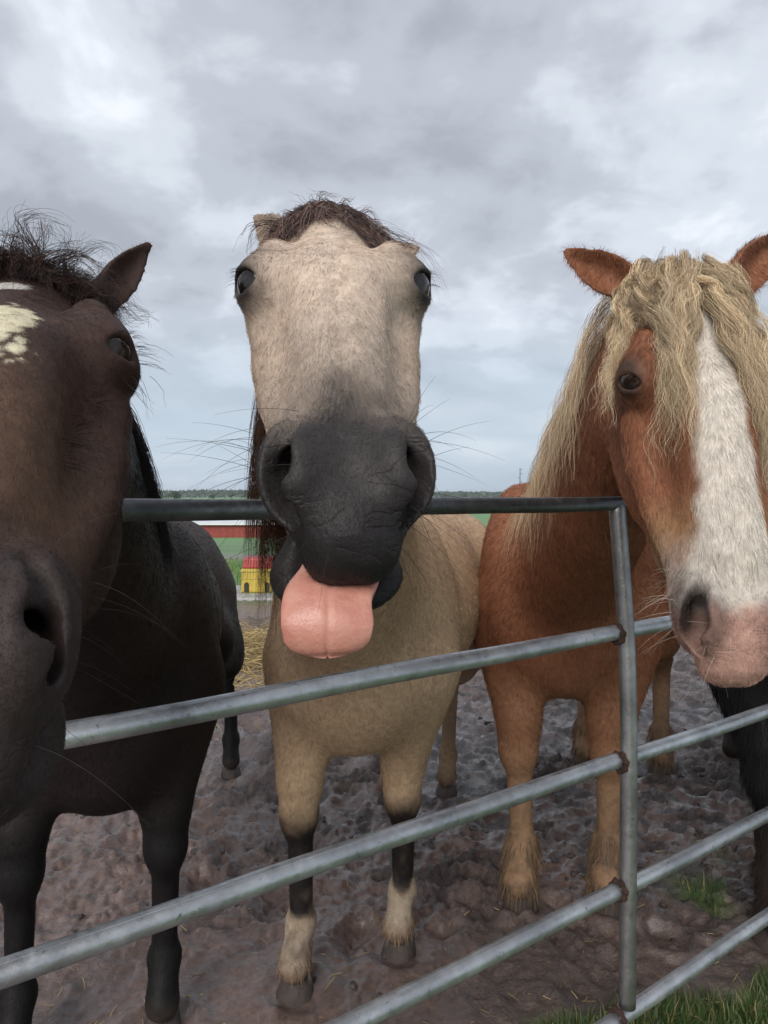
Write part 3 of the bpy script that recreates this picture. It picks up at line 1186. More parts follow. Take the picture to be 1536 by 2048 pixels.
def hoof_mesh(p, fwd, s=1.0):
    hr = np.random.default_rng(int(abs(p[0] * 1000)))
    """hoof with sloping front wall, flat sole, heel bulbs"""
    fwd = nrm(V(fwd[0], fwd[1], 0))
    lat = np.cross(V(0, 0, 1), fwd)
    v, f = [], []
    seg = 20
    prof = [(.000, .068, .012), (.012, .067, .010), (.045, .058, -.004), (.078, .049, -.018), (.088, .044, -.022), (.092, .02, -.024)]
    for (z, r0, off) in prof:
        for j in range(seg):
            th = 2 * math.pi * j / seg
            x = math.cos(th)
            y = math.sin(th)
            r = r0 * (1 + .10 * (hr.random() - .5))
            rx = r * (1.05 if x > 0 else .85)
            v.append(np.asarray(p) + s * (fwd * (rx * x + off) + lat * r * .92 * y) + V(0, 0, z * s))
    for i in range(len(prof) - 1):
        for j in range(seg):
            k = (j + 1) % seg
            f.append((i * seg + j, i * seg + k, (i + 1) * seg + k, (i + 1) * seg + j))
    f.append(tuple(range(seg))[::-1])
    f.append(tuple((len(prof) - 1) * seg + j for j in range(seg)))
    return v, f


def build_horse(sp):
    """sp: head Frame fr; body origin O, forward f, scale sb; feet list; ears; colour function"""
    fr, O, sb = sp['fr'], np.asarray(sp['O'], float), sp['sb']
    f = nrm(V(sp['f'][0], sp['f'][1], 0))
    lt = V(-f[1], f[0], 0)                 # sideways, towards picture right for a horse that faces the camera
    up = V(0, 0, 1)

    def W(x, y, z):
        return O + sb * (x * f + y * lt + z * up)
    M = np.stack([f, lt, up])
    # extents
    hb = np.array([fr.w(a, b, c) for a in (-.12, .68) for b in (-.32, .08) for c in (-.16, .16)])
    ears = sp['ears']
    for e in ears:
        hb = np.vstack([hb, [np.asarray(e['base']) + nrm(e['axis']) * e['L'] * 1.15]])
    hlo, hhi = hb.min(0) - .02, hb.max(0) + .02
    bb = np.array([W(x, y, z) for x in (.45, -1.75) for y in (-.42, .42) for z in (-.02, 1.5)] + [np.asarray(q) for q in sp['feet']])
    lo = np.minimum(hlo, bb.min(0)) - .05
    hi = np.maximum(hhi, bb.max(0)) + .05
    lo[2] = -.03
    if 'clip_lo' in sp:
        lo = np.maximum(lo, sp['clip_lo'])
        hlo = np.maximum(hlo, sp['clip_lo'])
    hf, hc = sp.get('hf', .004), sp.get('hc', .012)
    Fd = Field(axis(lo[0], hi[0], hlo[0], hhi[0], hf, hc), axis(lo[1], hi[1], hlo[1], hhi[1], hf, hc), axis(lo[2], hi[2], hlo[2], hhi[2], hf, hc))
    # trunk
    bw = sp.get('bw', 1.0)
    Fd.ell(W(-.56, 0, 1.03), sb * V(.66, .285 * bw, .32), M, .08)
    Fd.ell(W(-.10, 0, 1.02), sb * V(.27, .235 * bw, .31), M, .10)
    Fd.cone(W(-.16, 0, 1.30), W(-.50, 0, 1.255), .085 * sb, .12 * sb, .14)
    Fd.cone(W(-.50, 0, 1.20), W(-1.00, 0, 1.215), .17 * sb, .17 * sb, .12)
    Fd.ell(W(-1.20, 0, 1.115), sb * V(.35, .265 * bw, .27), M, .10)
    Fd.cone(W(-1.50, 0, 1.20), W(-1.60, 0, 1.0), .045 * sb, .035 * sb, .06)
    for sg in (-1, 1):
        Fd.ell(W(-.12, .15 * sg * bw, 1.08), sb * V(.21, .115, .29), M, .08)       # shoulder blade
        Fd.ell(W(.07, .105 * sg * bw, .93), sb * V(.125, .115, .15), M, .06)       # breast
        Fd.ell(W(-1.24, .145 * sg * bw, .99), sb * V(.26, .145, .31), M, .08)      # haunch
    Fd.ell(W(.00, 0, .86), sb * V(.17, .19 * bw, sp.get('keel', .20)), M, .08)
    # neck
    fl = (fr.C, .72)
    wn = sp.get('neck', 1.0)
    Fd.cone(fr.w(.045, -.122, 0), W(-.22, 0, 1.27), .060 * fr.s, .12 * sb, .08, (lt, .8))
    Fd.cone(fr.w(.075, -.145, 0), W(-.08, 0, 1.14), .090 * fr.s * wn, .24 * sb, .10, (lt, .72))
    Fd.cone(fr.w(.11, -.165, 0), W(.02, 0, 1.02), .062 * fr.s * wn, .20 * sb, .10, (lt, .8))
    # legs
    lk = sp.get('bone', 1.0) * sb
    joints = []
    for i, ft in enumerate(sp['feet']):
        ft = np.asarray(ft, float)
        loc = (ft - O) / sb
        lx, ly = loc @ f, loc @ lt
        sg = 1 if ly > 0 else -1
        up_ = lambda x, y, z: W(x, y, z)
        if i < 2:
            el = W(-.06, .165 * sg * bw, .86)
            kn = ft + sb * (-.015 * f + .485 * up) + (el - ft) * V(.22, .22, 0)
            fe = ft + sb * (-.040 * f + .175 * up) + (el - ft) * V(.06, .06, 0)
            Fd.cone(el + sb * V(0, 0, .05), kn + sb * V(0, 0, .10), .135 * lk, .064 * lk, .07)
            Fd.cone(kn + sb * V(0, 0, .12), kn + sb * V(0, 0, .03), .062 * lk, .055 * lk, .03)
            Fd.ell(kn + .014 * f * sb, lk * V(.052, .056, .066), M, .03)
            Fd.cone(kn, fe + sb * V(0, 0, .03), .039 * lk, .033 * lk, .028)
            Fd.cone(kn - .02 * f * sb, fe - .016 * f * sb, .022 * lk, .024 * lk, .02)
        else:
            hk = ft + sb * (-.115 * f + .535 * up)
            sf = W(-1.02, .185 * sg * bw, .86)
            fe = ft + sb * (-.045 * f + .175 * up)
            Fd.cone(W(-1.28, .15 * sg * bw, .98), sf * .35 + hk * .65 + .06 * f * sb, .20 * lk, .095 * lk, .09)
            Fd.cone(sf, hk + sb * (.055 * f + .09 * up), .155 * lk, .066 * lk, .08)
            Fd.ell(hk + .015 * f * sb, lk * V(.060, .048, .070), M, .03)
            Fd.cone(hk - .035 * f * sb + .04 * sb * up, hk - .05 * f * sb - .01 * sb * up, .026 * lk, .024 * lk, .03)
            Fd.cone(hk, fe + sb * V(0, 0, .03), .040 * lk, .034 * lk, .02)
        Fd.ell(fe, lk * V(.047, .047, .045), M, .02)
        Fd.cone(fe, ft + sb * (.010 * f + .085 * up), .034 * lk, .047 * lk, .022)
        joints.append((ft, fe))
    # head
    sl = Fd.sub(hlo, hhi)
    X, Y, Z = Fd.grid(sl)
    q = [(X - fr.p0[0]), (Y - fr.p0[1]), (Z - fr.p0[2])]
    la, lb, lc = [((q[0] * v[0] + q[1] * v[1] + q[2] * v[2]) / fr.s).astype(np.float32) for v in (fr.A, fr.B, fr.C)]
    hd = head_sdf(la, lb, lc, sp) * fr.s
    Fd.put(sl, hd.astype(np.float32), .05)
    for e in ears:
        tip = np.asarray(e['base']) + nrm(e['axis']) * e['L']
        rr = e['w'] * 2 + .03
        sl = Fd.sub(np.minimum(e['base'], tip) - rr, np.maximum(e['base'], tip) + rr)
        X, Y, Z = Fd.grid(sl)
        Fd.put(sl, ear_sdf(X, Y, Z, e['base'], e['axis'], e['face'], e['L'], e['w']).astype(np.float32), .025)
    if 'post' in sp:
        sp['post'](Fd)
    v, fc = Fd.nets()
    em = np.zeros(len(v), bool)
    for e in ears:
        e1 = nrm(e['axis'])
        t = (v - np.asarray(e['base'])) @ e1
        rr_ = np.linalg.norm(v - np.asarray(e['base']) - t[:, None] * e1, axis=1)
        em |= (t > .02) & (t < e['L'] * 1.2) & (rr_ < e['w'] * 1.9)
    for _ in range(5):
        s_ = np.zeros_like(v)
        cc = np.zeros(len(v))
        for i in range(4):
            a_, b_ = fc[:, i], fc[:, (i + 1) % 4]
            for k in range(3):
                s_[:, k] += np.bincount(a_, v[b_, k], len(v)) + np.bincount(b_, v[a_, k], len(v))
            cc += np.bincount(a_, minlength=len(v)) + np.bincount(b_, minlength=len(v))
        v[em] += .5 * (s_[em] / cc[em][:, None] - v[em])
    nm = vnormals(v, fc)
    cols = sp['col'](v, fr, nm)
    root = empty(sp['name'], tuple(O))
    tag(root, sp['label'], 'horse', 'horses at the gate')
    body = mesh_np('body', v, fc, M_COAT, root, True, cols)
    for sg, nmz in ((-1, 'eye'), (1, 'eye')):
        eo = sp.get('eye_off', (0, 0))
        c = fr.w(EC[0] + eo[0], EC[1], (EC[2] + eo[1]) * sg)
        ev, ef = uv_ball(c, .0280 * fr.s * sp.get('eye_size', 1.04), np.stack([fr.A, fr.B, fr.C]))
        mesh_np('eye', ev, ef, M_EYE, root)
    for ft, fe in joints:
        hv, hf_ = hoof_mesh(ft + V(0, 0, sp.get('sink', -.040)), f, lk * .98)
        mesh_np('hoof', hv, hf_, M_HOOF, root)
    return dict(root=root, body=body, v=v, f=fc, n=nm, fr=fr, W=W, fwd=f, lat=lt, joints=joints, cols=cols, sp=sp)


def mix3(base, col, t):
    return base * (1 - t[:, None]) + np.asarray(col) * t[:, None]


def col_buckskin(P, fr, N):
    a, b, c = fr.l(P)
    n1 = fbm(P, .12, 1, 3)
    n2 = fbm(P, .035, 4, 3)
    head = sstep(1.45, 1.25, P[:, 1])
    base = np.tile(V(.52, .362, .235), (len(P), 1))
    base = base * (.86 + .28 * n1)[:, None]
    base = mix3(base, (.40, .275, .165), sstep(.95, .60, P[:, 2]) * .6)
    face = V(.585, .465, .375)
    base = mix3(base, face, head)
    # darker round the eyes and along the cheeks
    eye = np.exp(-(((a - .200) / .050) ** 2 + ((b + .03) / .040) ** 2 + ((np.abs(c) - .108) / .036) ** 2))
    base = mix3(base, (.075, .055, .043), np.clip(eye * 1.25, 0, .9) * head)
    lid = np.exp(-(((a - .224) / .032) ** 2 + ((b + .026) / .022) ** 2 + ((np.abs(c) - .108) / .022) ** 2))
    base = mix3(base, (.022, .018, .017), np.clip(lid * 1.6, 0, .95) * head)
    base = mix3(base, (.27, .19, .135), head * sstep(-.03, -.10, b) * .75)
    base = mix3(base, (.34, .275, .225), head * sstep(.29, .43, a) * .75)
    base = base * (1 - .22 * head * (sstep(.45, .75, n1)))[:, None]
    mz = sstep(.425, .535, a + (n2 - .5) * .06 + .025 * np.exp(-(c / .03) ** 2) + .22 * np.maximum(np.abs(c) - .02, 0) + np.where(b < -.09, .05, 0)) * head
    base = mix3(base, V(.036, .031, .031), mz)
    base = mix3(base, V(.018, .015, .016), head * sstep(.55, .60, a - .35 * np.minimum(b + .05, 0)) * .9)
    # legs: black to the fetlock, pale sock, muddy foot
    z = P[:, 2] + (n2 - .5) * .05
    leg = (P[:, 2] < .62).astype(float) * (1 - head)
    fl = leg * (P[:, 1] < 2.6)
    base = mix3(base, (.016, .013, .012), fl * sstep(.545, .44, z + .03 * (n1 - .5)) * sstep(.20, .25, z + .05 * (n1 - .5) + .045 * np.clip(-N[:, 1], -.2, 1)))
    base = mix3(base, (.36, .285, .21), fl * sstep(.25, .20, z + .05 * (n1 - .5) + .045 * np.clip(-N[:, 1], -.2, 1)))
    base = mix3(base, (.135, .095, .075), leg * sstep(.50, .66, n2 * .6 + n1 * .4) * sstep(.48, .08, z) * .8)
    base = mix3(base, (.24, .16, .10), leg * (1 - fl) * sstep(.5, .3, z) * .7)
    base = mix3(base, (.16, .10, .07), leg * sstep(.13, .06, z) * .8)
    bare = mz
    return np.concatenate([np.clip(base, 0, 1), bare[:, None]], 1)


def col_dark(P, fr, N):
    a, b, c = fr.l(P)
    n1 = fbm(P, .15, 11, 3)
    n2 = fbm(P, .03, 14, 3)
    head = (a < .75) * (P[:, 1] < 1.05) * (P[:, 2] > .95)
    head = head.astype(float)
    base = np.tile(V(.017, .012, .011), (len(P), 1)) * (.7 + .6 * n1)[:, None]
    base = mix3(base, (.058, .032, .025), head * .85)
    base = mix3(base, (.125, .070, .044), head * sstep(.24, .40, a) * sstep(.54, .44, a) * .8 * sstep(-.10, -.02, b))
    mz = head * sstep(.44, .52, a)
    base = mix3(base, (.036, .025, .023), mz)
    # star between the eyes and a small white patch above it
    st = ((a - .250) / .056) ** 2 + ((c - .002) / .034) ** 2 + (n2 - .5) * 1.6 + (fbm(P, .010, 17, 2) - .5) * 1.8
    base = mix3(base, (.62, .56, .40), head * sstep(1.15, .85, st) * (b > -.03))
    st2 = ((a - .105) / .016) ** 2 + ((c + .004) / .022) ** 2 + (n2 - .5) * 1.2
    base = mix3(base, (.50, .47, .43), head * sstep(1.1, .8, st2) * (b > -.03))
    flank = (1 - head) * sstep(1.9, 2.6, P[:, 1]) * sstep(.8, 1.0, P[:, 2])
    base = mix3(base, (.060, .042, .036), flank * .8)
    base = mix3(base, (.008, .007, .007), sstep(.7, .5, P[:, 2]))
    base = mix3(base, (.06, .045, .038), sstep(.12, .05, P[:, 2]) * .8)
    return np.concatenate([np.clip(base, 0, 1), mz[:, None] * .4], 1)


def col_sorrel(P, fr, N):
    a, b, c = fr.l(P)
    n1 = fbm(P, .14, 21, 3)
    n2 = fbm(P, .03, 24, 3)
    head = ((a < .75) & (P[:, 1] < 1.55) & (P[:, 2] > 1.0) & (b > -.30)).astype(float)
    base = np.tile(V(.255, .104, .056), (len(P), 1)) * (.78 + .44 * n1)[:, None]
    base = mix3(base, (.30, .155, .085), (1 - head) * sstep(.95, .6, P[:, 2]) * .6)
    # pale cheeks low on the face, grey rim at the muzzle
    base = mix3(base, (.36, .21, .11), head * sstep(.34, .42, a) * .8)
    base = mix3(base, (.40, .34, .30), head * sstep(.41, .49, a + (n2 - .5) * .06) * .9)
    # blaze
    wid = np.interp(a, [.03, .10, .20, .30, .40, .47, .52], [.010, .024, .031, .035, .041, .054, .075])
    bl = sstep(.006, -.006, np.abs(c) - wid + (n2 - .5) * .014) * (b > -.085) * head * sstep(.02, .05, a)
    base = mix3(base, (.66, .60, .53), bl)
    pink = head * sstep(.505, .545, a + (n2 - .5) * .05)
    base = mix3(base, (.42, .225, .175), pink * .9)
    dk = np.exp(-(((a - .535) / .042) ** 2 + ((b + .038) / .036) ** 2 + ((np.abs(c) - .052) / .026) ** 2))
    base = mix3(base, (.035, .025, .024), np.clip(dk * 1.7, 0, .95) * head)
    eye = np.exp(-(((a - .192) / .034) ** 2 + ((b + .026) / .028) ** 2 + ((np.abs(c) - .110) / .026) ** 2))
    base = mix3(base, (.040, .026, .021), np.clip(eye * 1.5, 0, .92) * head)
    leg = sstep(.62, .35, P[:, 2])
    base = mix3(base, (.32, .20, .115), leg * .85)
    base = mix3(base, (.12, .080, .058), np.clip(sstep(.42, .05, P[:, 2]) * sstep(.35, .62, n1 * .6 + n2 * .4) * 1.1, 0, .9))
    return np.concatenate([np.clip(base, 0, 1), pink[:, None]], 1)


def col_black(P, fr, N):
    n1 = fbm(P, .12, 31, 3)
    base = np.tile(V(.011, .011, .013), (len(P), 1)) * (.6 + .8 * n1)[:, None]
    base = mix3(base, (.035, .022, .016), sstep(.45, .25, P[:, 2]) * .7)
    return np.concatenate([base, np.zeros((len(P), 1))], 1)


# --- buckskin in the middle
UP = V(0, 0, 1)
A = V(.0859, -.7069, -.7021)
fr = Frame(V(-.0726, .940, EYE + .4086), A, V(.0586, -.6999, .7118), .957)
buck = build_horse(dict(
    name='horse', label='buckskin horse sticking its pink tongue out over the top rail', fr=fr, O=V(-.09, 2.10, 0), f=V(-.28, -1, 0), sb=.985, bw=1.05,
    feet=[foot(590, 1985), foot(797, 1905), foot(893, 1588), V(.02, 3.28, 0)], open=.058, jaww=.069, jawc=-.008, flare=1.15, nos=.003, eye_off=(.016, .002), eye_size=1.18,
    ears=[dict(base=fr.w(.0, -.075, -.072), axis=V(-.042, .100, .062), face=V(-.7, -.6, .3), L=.140, w=.026),
          dict(base=fr.w(.0, -.085, .074), axis=V(.055, .110, .030), face=V(.5, -.5, .6), L=.135, w=.025)],
    col=col_buckskin))

# --- dark horse on the left
A = V(.285, -.755, -.59)
fr = Frame(V(-.435, .850, EYE + .303), A, UP, 1.12)
fr = Frame(fr.p0, A, rot_about(fr.B, fr.A, R(5)), 1.12)
dark = build_horse(dict(
    name='horse', label='dark brown horse with a cream star leaning over the gate at the left edge', fr=fr, O=V(-.72, 1.84, 0), f=V(.22, -1, 0), sb=.97, bw=1.06, keel=.25,
    feet=[V(-.90, 1.72, 0), foot(325, 2062), V(-1.15, 3.35, 0), foot(462, 1552)], flare=.86, nos=-.0025, jowl=True, eye_size=.92,
    droop=.018, ears=[dict(base=fr.w(-.0, -.06, .080), axis=V(.040, .06, .10), face=V(.8, -.5, .1), L=.115, w=.025),
          dict(base=fr.w(-.0, -.06, -.072), axis=V(-.5, .25, .62), face=V(-.7, -.6, .2), L=.14, w=.038)],
    col=col_dark))

# --- sorrel draft horse on the right
A = V(-.0191, -.3518, -.9359)
fr = Frame(V(.5252, 1.2109, EYE + .405), A, V(-.0488, -.9346, .3523), 1.122)
sorrel = build_horse(dict(
    name='horse', label='chestnut draft horse with a white blaze and long blond forelock', fr=fr, O=V(.63, 2.52, 0), f=V(-.40, -1, 0), sb=1.06, bw=1.12, bone=1.12, neck=1.15,
    feet=[foot(1040, 1812), foot(1213, 1812), foot(1168, 1532), foot(1322, 1545)], flare=1.05, nos=.003, jowl=True, eye_off=(-.010, .0065),
    ears=[dict(base=fr.w(.01, -.05, -.080), axis=V(-.84, .05, .44), face=V(.1, -1, -.25), L=.138, w=.037),
          dict(base=fr.w(.01, -.05, .084), axis=V(.62, .25, .60), face=V(.3, -.9, -.1), L=.165, w=.040)],
    col=col_sorrel))

# --- black heavy horse at the right edge, mostly out of the picture
A = V(-.1, -.55, -.83)
fr = Frame(V(1.50, 1.55, 1.72), A, UP, 1.0)
black = build_horse(dict(
    name='horse', label='black horse at the right edge, only its shaggy front leg in view', fr=fr, O=V(1.42, 2.38, 0), f=V(-.5, -1, 0), sb=1.0, bw=1.1, bone=1.35, hf=.009, hc=.014,
    feet=[V(1.25, 2.26, 0), V(1.60, 2.30, 0), V(1.85, 3.75, 0), V(2.15, 3.6, 0)], flare=1.0,
    ears=[dict(base=fr.w(.0, -.05, -.066), axis=V(-.2, .2, .9), face=V(-.3, -.9, 0), L=.15, w=.036),
          dict(base=fr.w(.0, -.05, .066), axis=V(.2, .2, .9), face=V(.3, -.9, 0), L=.15, w=.036)],
    col=col_black))
# ------------------------------------------------------------------ hair, whiskers, tongue
def bvh(h):
    if 'bvh' not in h:
        h['bvh'] = BVHTree.FromPolygons(h['v'].tolist(), h['f'].tolist())
    return h['bvh']


def on_top(h, p, d=(0, 0, -1), back=.25):
    """surface point hit when looking along d at p"""
    d = Vector(d).normalized()
    r = bvh(h).ray_cast(Vector(p) - d * back, d)
    return (np.array(r[0]), np.array(r[1])) if r[0] is not None else (np.asarray(p), V(0, 0, 1))


def grow(h, root, d0, L, k, grav, off, pull=None, wave=0.0, stiff=0.0):
    """one guide hair: starts along d0, bends to gravity, is kept off the skin"""
    st = L / (k - 1)
    p = np.asarray(root, float).copy()
    pts = [p.copy()]
    d = nrm(d0)
    tree = bvh(h)
    for i in range(1, k):
        t = i / (k - 1)
        d = nrm(d + grav * V(0, 0, -1) + (V(0, 0, 0) if pull is None else np.asarray(pull)) + wave * rng.normal(size=3))
        p = p + d * st
        q = tree.find_nearest(Vector(p), .08)
        if q[0] is not None:
            n = np.array(q[1])
            sd = (p - np.array(q[0])) @ n
            if sd < off:
                p = p + n * (off - sd)
                d = nrm(p - pts[-1])
        pts.append(p.copy())
    return np.array(pts)


def strands(G, per, spread, clump=.6, frizz=.002, curl=0.0, curl_n=5.0, lenvar=.3):
    """children hairs round the guides G (n,k,3)"""
    G = np.asarray(G)
    n, k, _ = G.shape
    t = np.linspace(0, 1, k)
    out = []
    for g in G:
        L = rng.uniform(1 - lenvar, 1, per)
        tt = L[:, None] * t[None, :] * (k - 1)
        i0 = np.clip(np.floor(tt).astype(int), 0, k - 2)
        fr_ = (tt - i0)[..., None]
        P = g[i0] * (1 - fr_) + g[i0 + 1] * fr_
        o = rng.normal(size=(per, 3)) * spread
        prof = 1 - clump * np.sin(np.clip(t, 0, 1) * math.pi * .5)
        P = P + o[:, None, :] * prof[None, :, None]
        if curl > 0:
            ph = rng.uniform(0, 6.28) + rng.normal(size=per) * .5
            fq = curl_n * rng.uniform(.8, 1.2)
            w = np.sin(fq * 6.28 * tt / (k - 1) + ph[:, None])
            w2 = np.cos(fq * 6.28 * tt / (k - 1) + ph[:, None] * 1.3)
            tg = nrm(g[-1] - g[0])
            u = nrm(np.cross(tg, V(0, 1, .2)))
            v2 = np.cross(tg, u)
            amp = curl * np.clip(t * 4, 0, 1)
            P = P + (w * amp)[..., None] * u + (w2 * amp * .5)[..., None] * v2
        f1 = rng.normal(size=(per, k, 3)) * frizz
        f1 = np.cumsum(f1, 1) * t[None, :, None]
        out.append(P + f1)
    return np.concatenate(out)


def coat(h, n, mask, flow, length, rad, lift=.3, name='coat'):
    """short lying hair over the skin where mask(P, N) > 0"""
    v, f, nm = h['v'], h['f'], h['n']
    c = v[f].mean(1)
    fn = nm[f[:, 0]]
    ar = np.linalg.norm(np.cross(v[f[:, 2]] - v[f[:, 0]], v[f[:, 3]] - v[f[:, 1]]), axis=1) * .5
    view = V(0, 0, EYE) - c
    view /= np.linalg.norm(view, axis=1)[:, None]
    w = ar * mask(c, fn) * ((fn * view).sum(1) > -.35)
    # only where the frame and a little beyond it can see
    px = 768 + FPX * c[:, 0] / np.maximum(c[:, 1], .05)
    py = HOR + FPX * (EYE - c[:, 2]) / np.maximum(c[:, 1], .05)
    w = w * ((px > -250) & (px < 1786) & (py > 0) & (py < 2250))
    w /= w.sum()
    fi = rng.choice(len(f), n, p=w)
    uv = rng.random((n, 2))
    q = v[f[fi]]
    nq = nm[f[fi]]
    wts = np.stack([(1 - uv[:, 0]) * (1 - uv[:, 1]), uv[:, 0] * (1 - uv[:, 1]), uv[:, 0] * uv[:, 1], (1 - uv[:, 0]) * uv[:, 1]], 1)
    P = (q * wts[..., None]).sum(1)
    N = (nq * wts[..., None]).sum(1)
    N /= np.linalg.norm(N, axis=1)[:, None]
    D = flow(P, N)
    # the coat lies in streaks: a slow noise turns the hair together
    for k in range(3):
        D[:, k] += (vnoise(P, .022, 40 + k) - .5) * .8 + rng.normal(size=n) * .16
    D = D - (D * N).sum(1)[:, None] * N
    D /= np.maximum(np.linalg.norm(D, axis=1), 1e-6)[:, None]
    ln = length(P) if callable(length) else np.full(n, length)
    ln = ln * rng.uniform(.6, 1.25, n)
    lf = lift * rng.uniform(.4, 1.3, n)
    p1 = P + D * (ln * .5)[:, None] + N * (ln * .5 * lf)[:, None]
    p2 = P + D * ln[:, None] + N * (ln * lf * .75)[:, None]
    col = h['cols'][f[fi, 0], :3] * (1 + .30 * rng.normal(size=(n, 1))).clip(.35, 1.9)
    col = col * (.8 + .4 * vnoise(P, .012, 60))[:, None]
    r = rad(P) if callable(rad) else rad
    return hair_np(name, np.stack([P - N * .001, p1, p2], 1), r, M_HAIR, h['root'], col.clip(0, 1))


def head_flow(h, body_dir):
    fr = h['fr']

    def fl(P, N):
        a, b, c = fr.l(P)
        hd = sstep(.75, .62, np.abs(a)) * sstep(-.34, -.24, b)
        d = fr.A[None, :] * 1.0 + fr.C[None, :] * (np.sign(c) * .35)[:, None] * sstep(.5, .1, a)[:, None]
        # whorl between the eyes
        r = np.stack([a - .16, c], 1)
        rr = np.linalg.norm(r, axis=1)
        wv = np.exp(-(rr / .07) ** 2)[:, None]
        rad_ = (fr.A[None] * r[:, :1] + fr.C[None] * r[:, 1:]) / np.maximum(rr, 1e-4)[:, None]
        d = d * (1 - wv) + rad_ * wv * 1.2
        return d * hd[:, None] + np.asarray(body_dir)[None] * (1 - hd)[:, None]
    return fl


def dist_rad(k):
    """strand radius grows with distance so that hair stays about a pixel's fraction wide"""
    return lambda P: k * np.clip(P[:, 1], .5, 4)


# ---- short coats
QUICK = False
def headmask(h, bare_a=.52):
    fr = h['fr']

    def m(P, N):
        a, b, c = fr.l(P)
        inh = (a < .66) & (b > -.30)
        eo = h['sp'].get('eye_off', (0, 0))
        ey = ((a - .200 - eo[0]) / .036) ** 2 + ((b + .022) / .026) ** 2 + ((np.abs(c) - .108) / .03) ** 2 < 1
        near = 1 / np.maximum(P[:, 1], .4) ** 2
        return np.where(inh & (a > bare_a), .75, 1.0) * near * (P[:, 2] > .10) * np.where(ey & inh, .0, 1.)
    return m


def blen(h, hl, bl):
    fr = h['fr']

    def f(P):
        a, b, c = fr.l(P)
        inh = (a < .66) & (b > -.30) & (P[:, 1] < 1.7)
        return np.where(inh, np.where(a > .5, hl * .45, hl), np.where(P[:, 2] < .55, .008, bl))
    return f


kc = .25 if QUICK else 1.0
coat(buck, int(150000 * kc), headmask(buck), head_flow(buck, buck['fwd'] * -.5 + V(0, 0, -.6)), blen(buck, .0085, .014), dist_rad(.00022), .22)
coat(dark, int(120000 * kc), headmask(dark), head_flow(dark, dark['fwd'] * -.5 + V(0, 0, -.6)), blen(dark, .0075, .012), dist_rad(.00022), .2)
coat(sorrel, int(150000 * kc), headmask(sorrel), head_flow(sorrel, sorrel['fwd'] * -.5 + V(0, 0, -.6)), blen(sorrel, .015, .020), dist_rad(.00022))


# ---- forelocks and manes
def crest_roots(h, n, t0, t1, side, jit=.012):
    """roots along the top of the neck"""
    fr, W = h['fr'], h['W']
    a, b = fr.w(.045, -.12, 0), W(-.22, 0, 1.30)
    out = []
    for t in np.linspace(t0, t1, n):
        p = a * (1 - t) + b * t + side * rng.normal() * jit
        q, nn = on_top(h, p + V(0, 0, .1))
        out.append((q, nn))
    return out


def make_hair(h, name, G, per, spread, base, rad, **kw):
    var = kw.pop('var', .25)
    alt = kw.pop('alt', None)
    palt = kw.pop('palt', 0.)
    lv = kw.pop('lockvar', .2)
    S = strands(G, per, spread, **kw)
    hc_ = hair_cols(len(S), base, var, alt, palt) * np.repeat((1 + lv * rng.normal(size=(len(G), 1))).clip(.45, 1.7), per, 0)
    return hair_np(name, S, rad, M_HAIR, h['root'], hc_.clip(0, 1), kind=None)


def drape(h, a0, c0, a1, c1, k, off, arch=.0, swing=0.0):
    """guide lying on the face from (a0,c0) to (a1,c1) in head units"""
    fr = h['fr']
    pts = []
    t = np.linspace(0, 1, k)
    for u in t:
        a = a0 + (a1 - a0) * u
        c = c0 + (c1 - c0) * (u * u * (3 - 2 * u)) + swing * math.sin(u * 5)
        q, nn = on_top(h, fr.w(a, .0, c), -fr.B, .12)
        pts.append(q + nn * (off * min(1, u * 6) + arch * math.sin(min(1, u * 1.6) * math.pi)))
    P = np.array(pts)
    for _ in range(2):
        P[1:-1] = (P[:-2] + 2 * P[1:-1] + P[2:]) / 4
    return P


# buckskin: short wet black-brown forelock swept to both sides
fr = buck['fr']
G = []
for i in range(260):
    c0 = rng.uniform(-.050, .050)
    a0 = rng.uniform(.015, .065)
    sd_ = 1 if (c0 + rng.normal() * .015) > 0 else -1
    c1 = sd_ * rng.uniform(.025, .098)
    G.append(drape(buck, a0, c0, a0 + rng.uniform(.01, .035) + abs(c1) * rng.uniform(.3, .9), c1, 12, rng.uniform(.002, .007), rng.uniform(.0, .005), rng.normal() * .006))
for i in range(110):                     # strands falling forward on the forehead
    c0 = rng.uniform(-.05, .06)
    a0 = rng.uniform(.02, .07)
    G.append(drape(buck, a0, c0, a0 + rng.uniform(.02, .085), c0 * 1.25 + rng.normal() * .022, 12, rng.uniform(.002, .007), rng.uniform(.0, .006), rng.normal() * .008))
for i in range(90):                     # strands down over both temples
    sd_ = rng.choice([-1, 1])
    a0 = rng.uniform(.02, .06)
    G.append(drape(buck, a0, sd_ * rng.uniform(.02, .05), a0 + rng.uniform(.05, .11), sd_ * rng.uniform(.048, .074), 12, rng.uniform(.002, .007), rng.uniform(.0, .006), rng.normal() * .006))
for i in range(110):
    q, nn = on_top(buck, fr.w(rng.uniform(.02, .075), .03, rng.uniform(-.055, .055)), -fr.B)
    lc_ = float(fr.l(q[None])[2][0])
    G.append(grow(buck, q - nn * .003, fr.C * (np.sign(lc_) * .6 + rng.normal() * .5) + fr.A * rng.uniform(.0, .9) + nn * .25, rng.uniform(.05, .12), 12, .26, .003, wave=.22))
make_hair(buck, 'forelock', G, 8, .0030, (.066, .054, .053), .00034, clump=.8, frizz=.0008, alt=(.24, .145, .115), palt=.42, lockvar=.55, lenvar=.35, curl=.0028, curl_n=1.6)
G = []
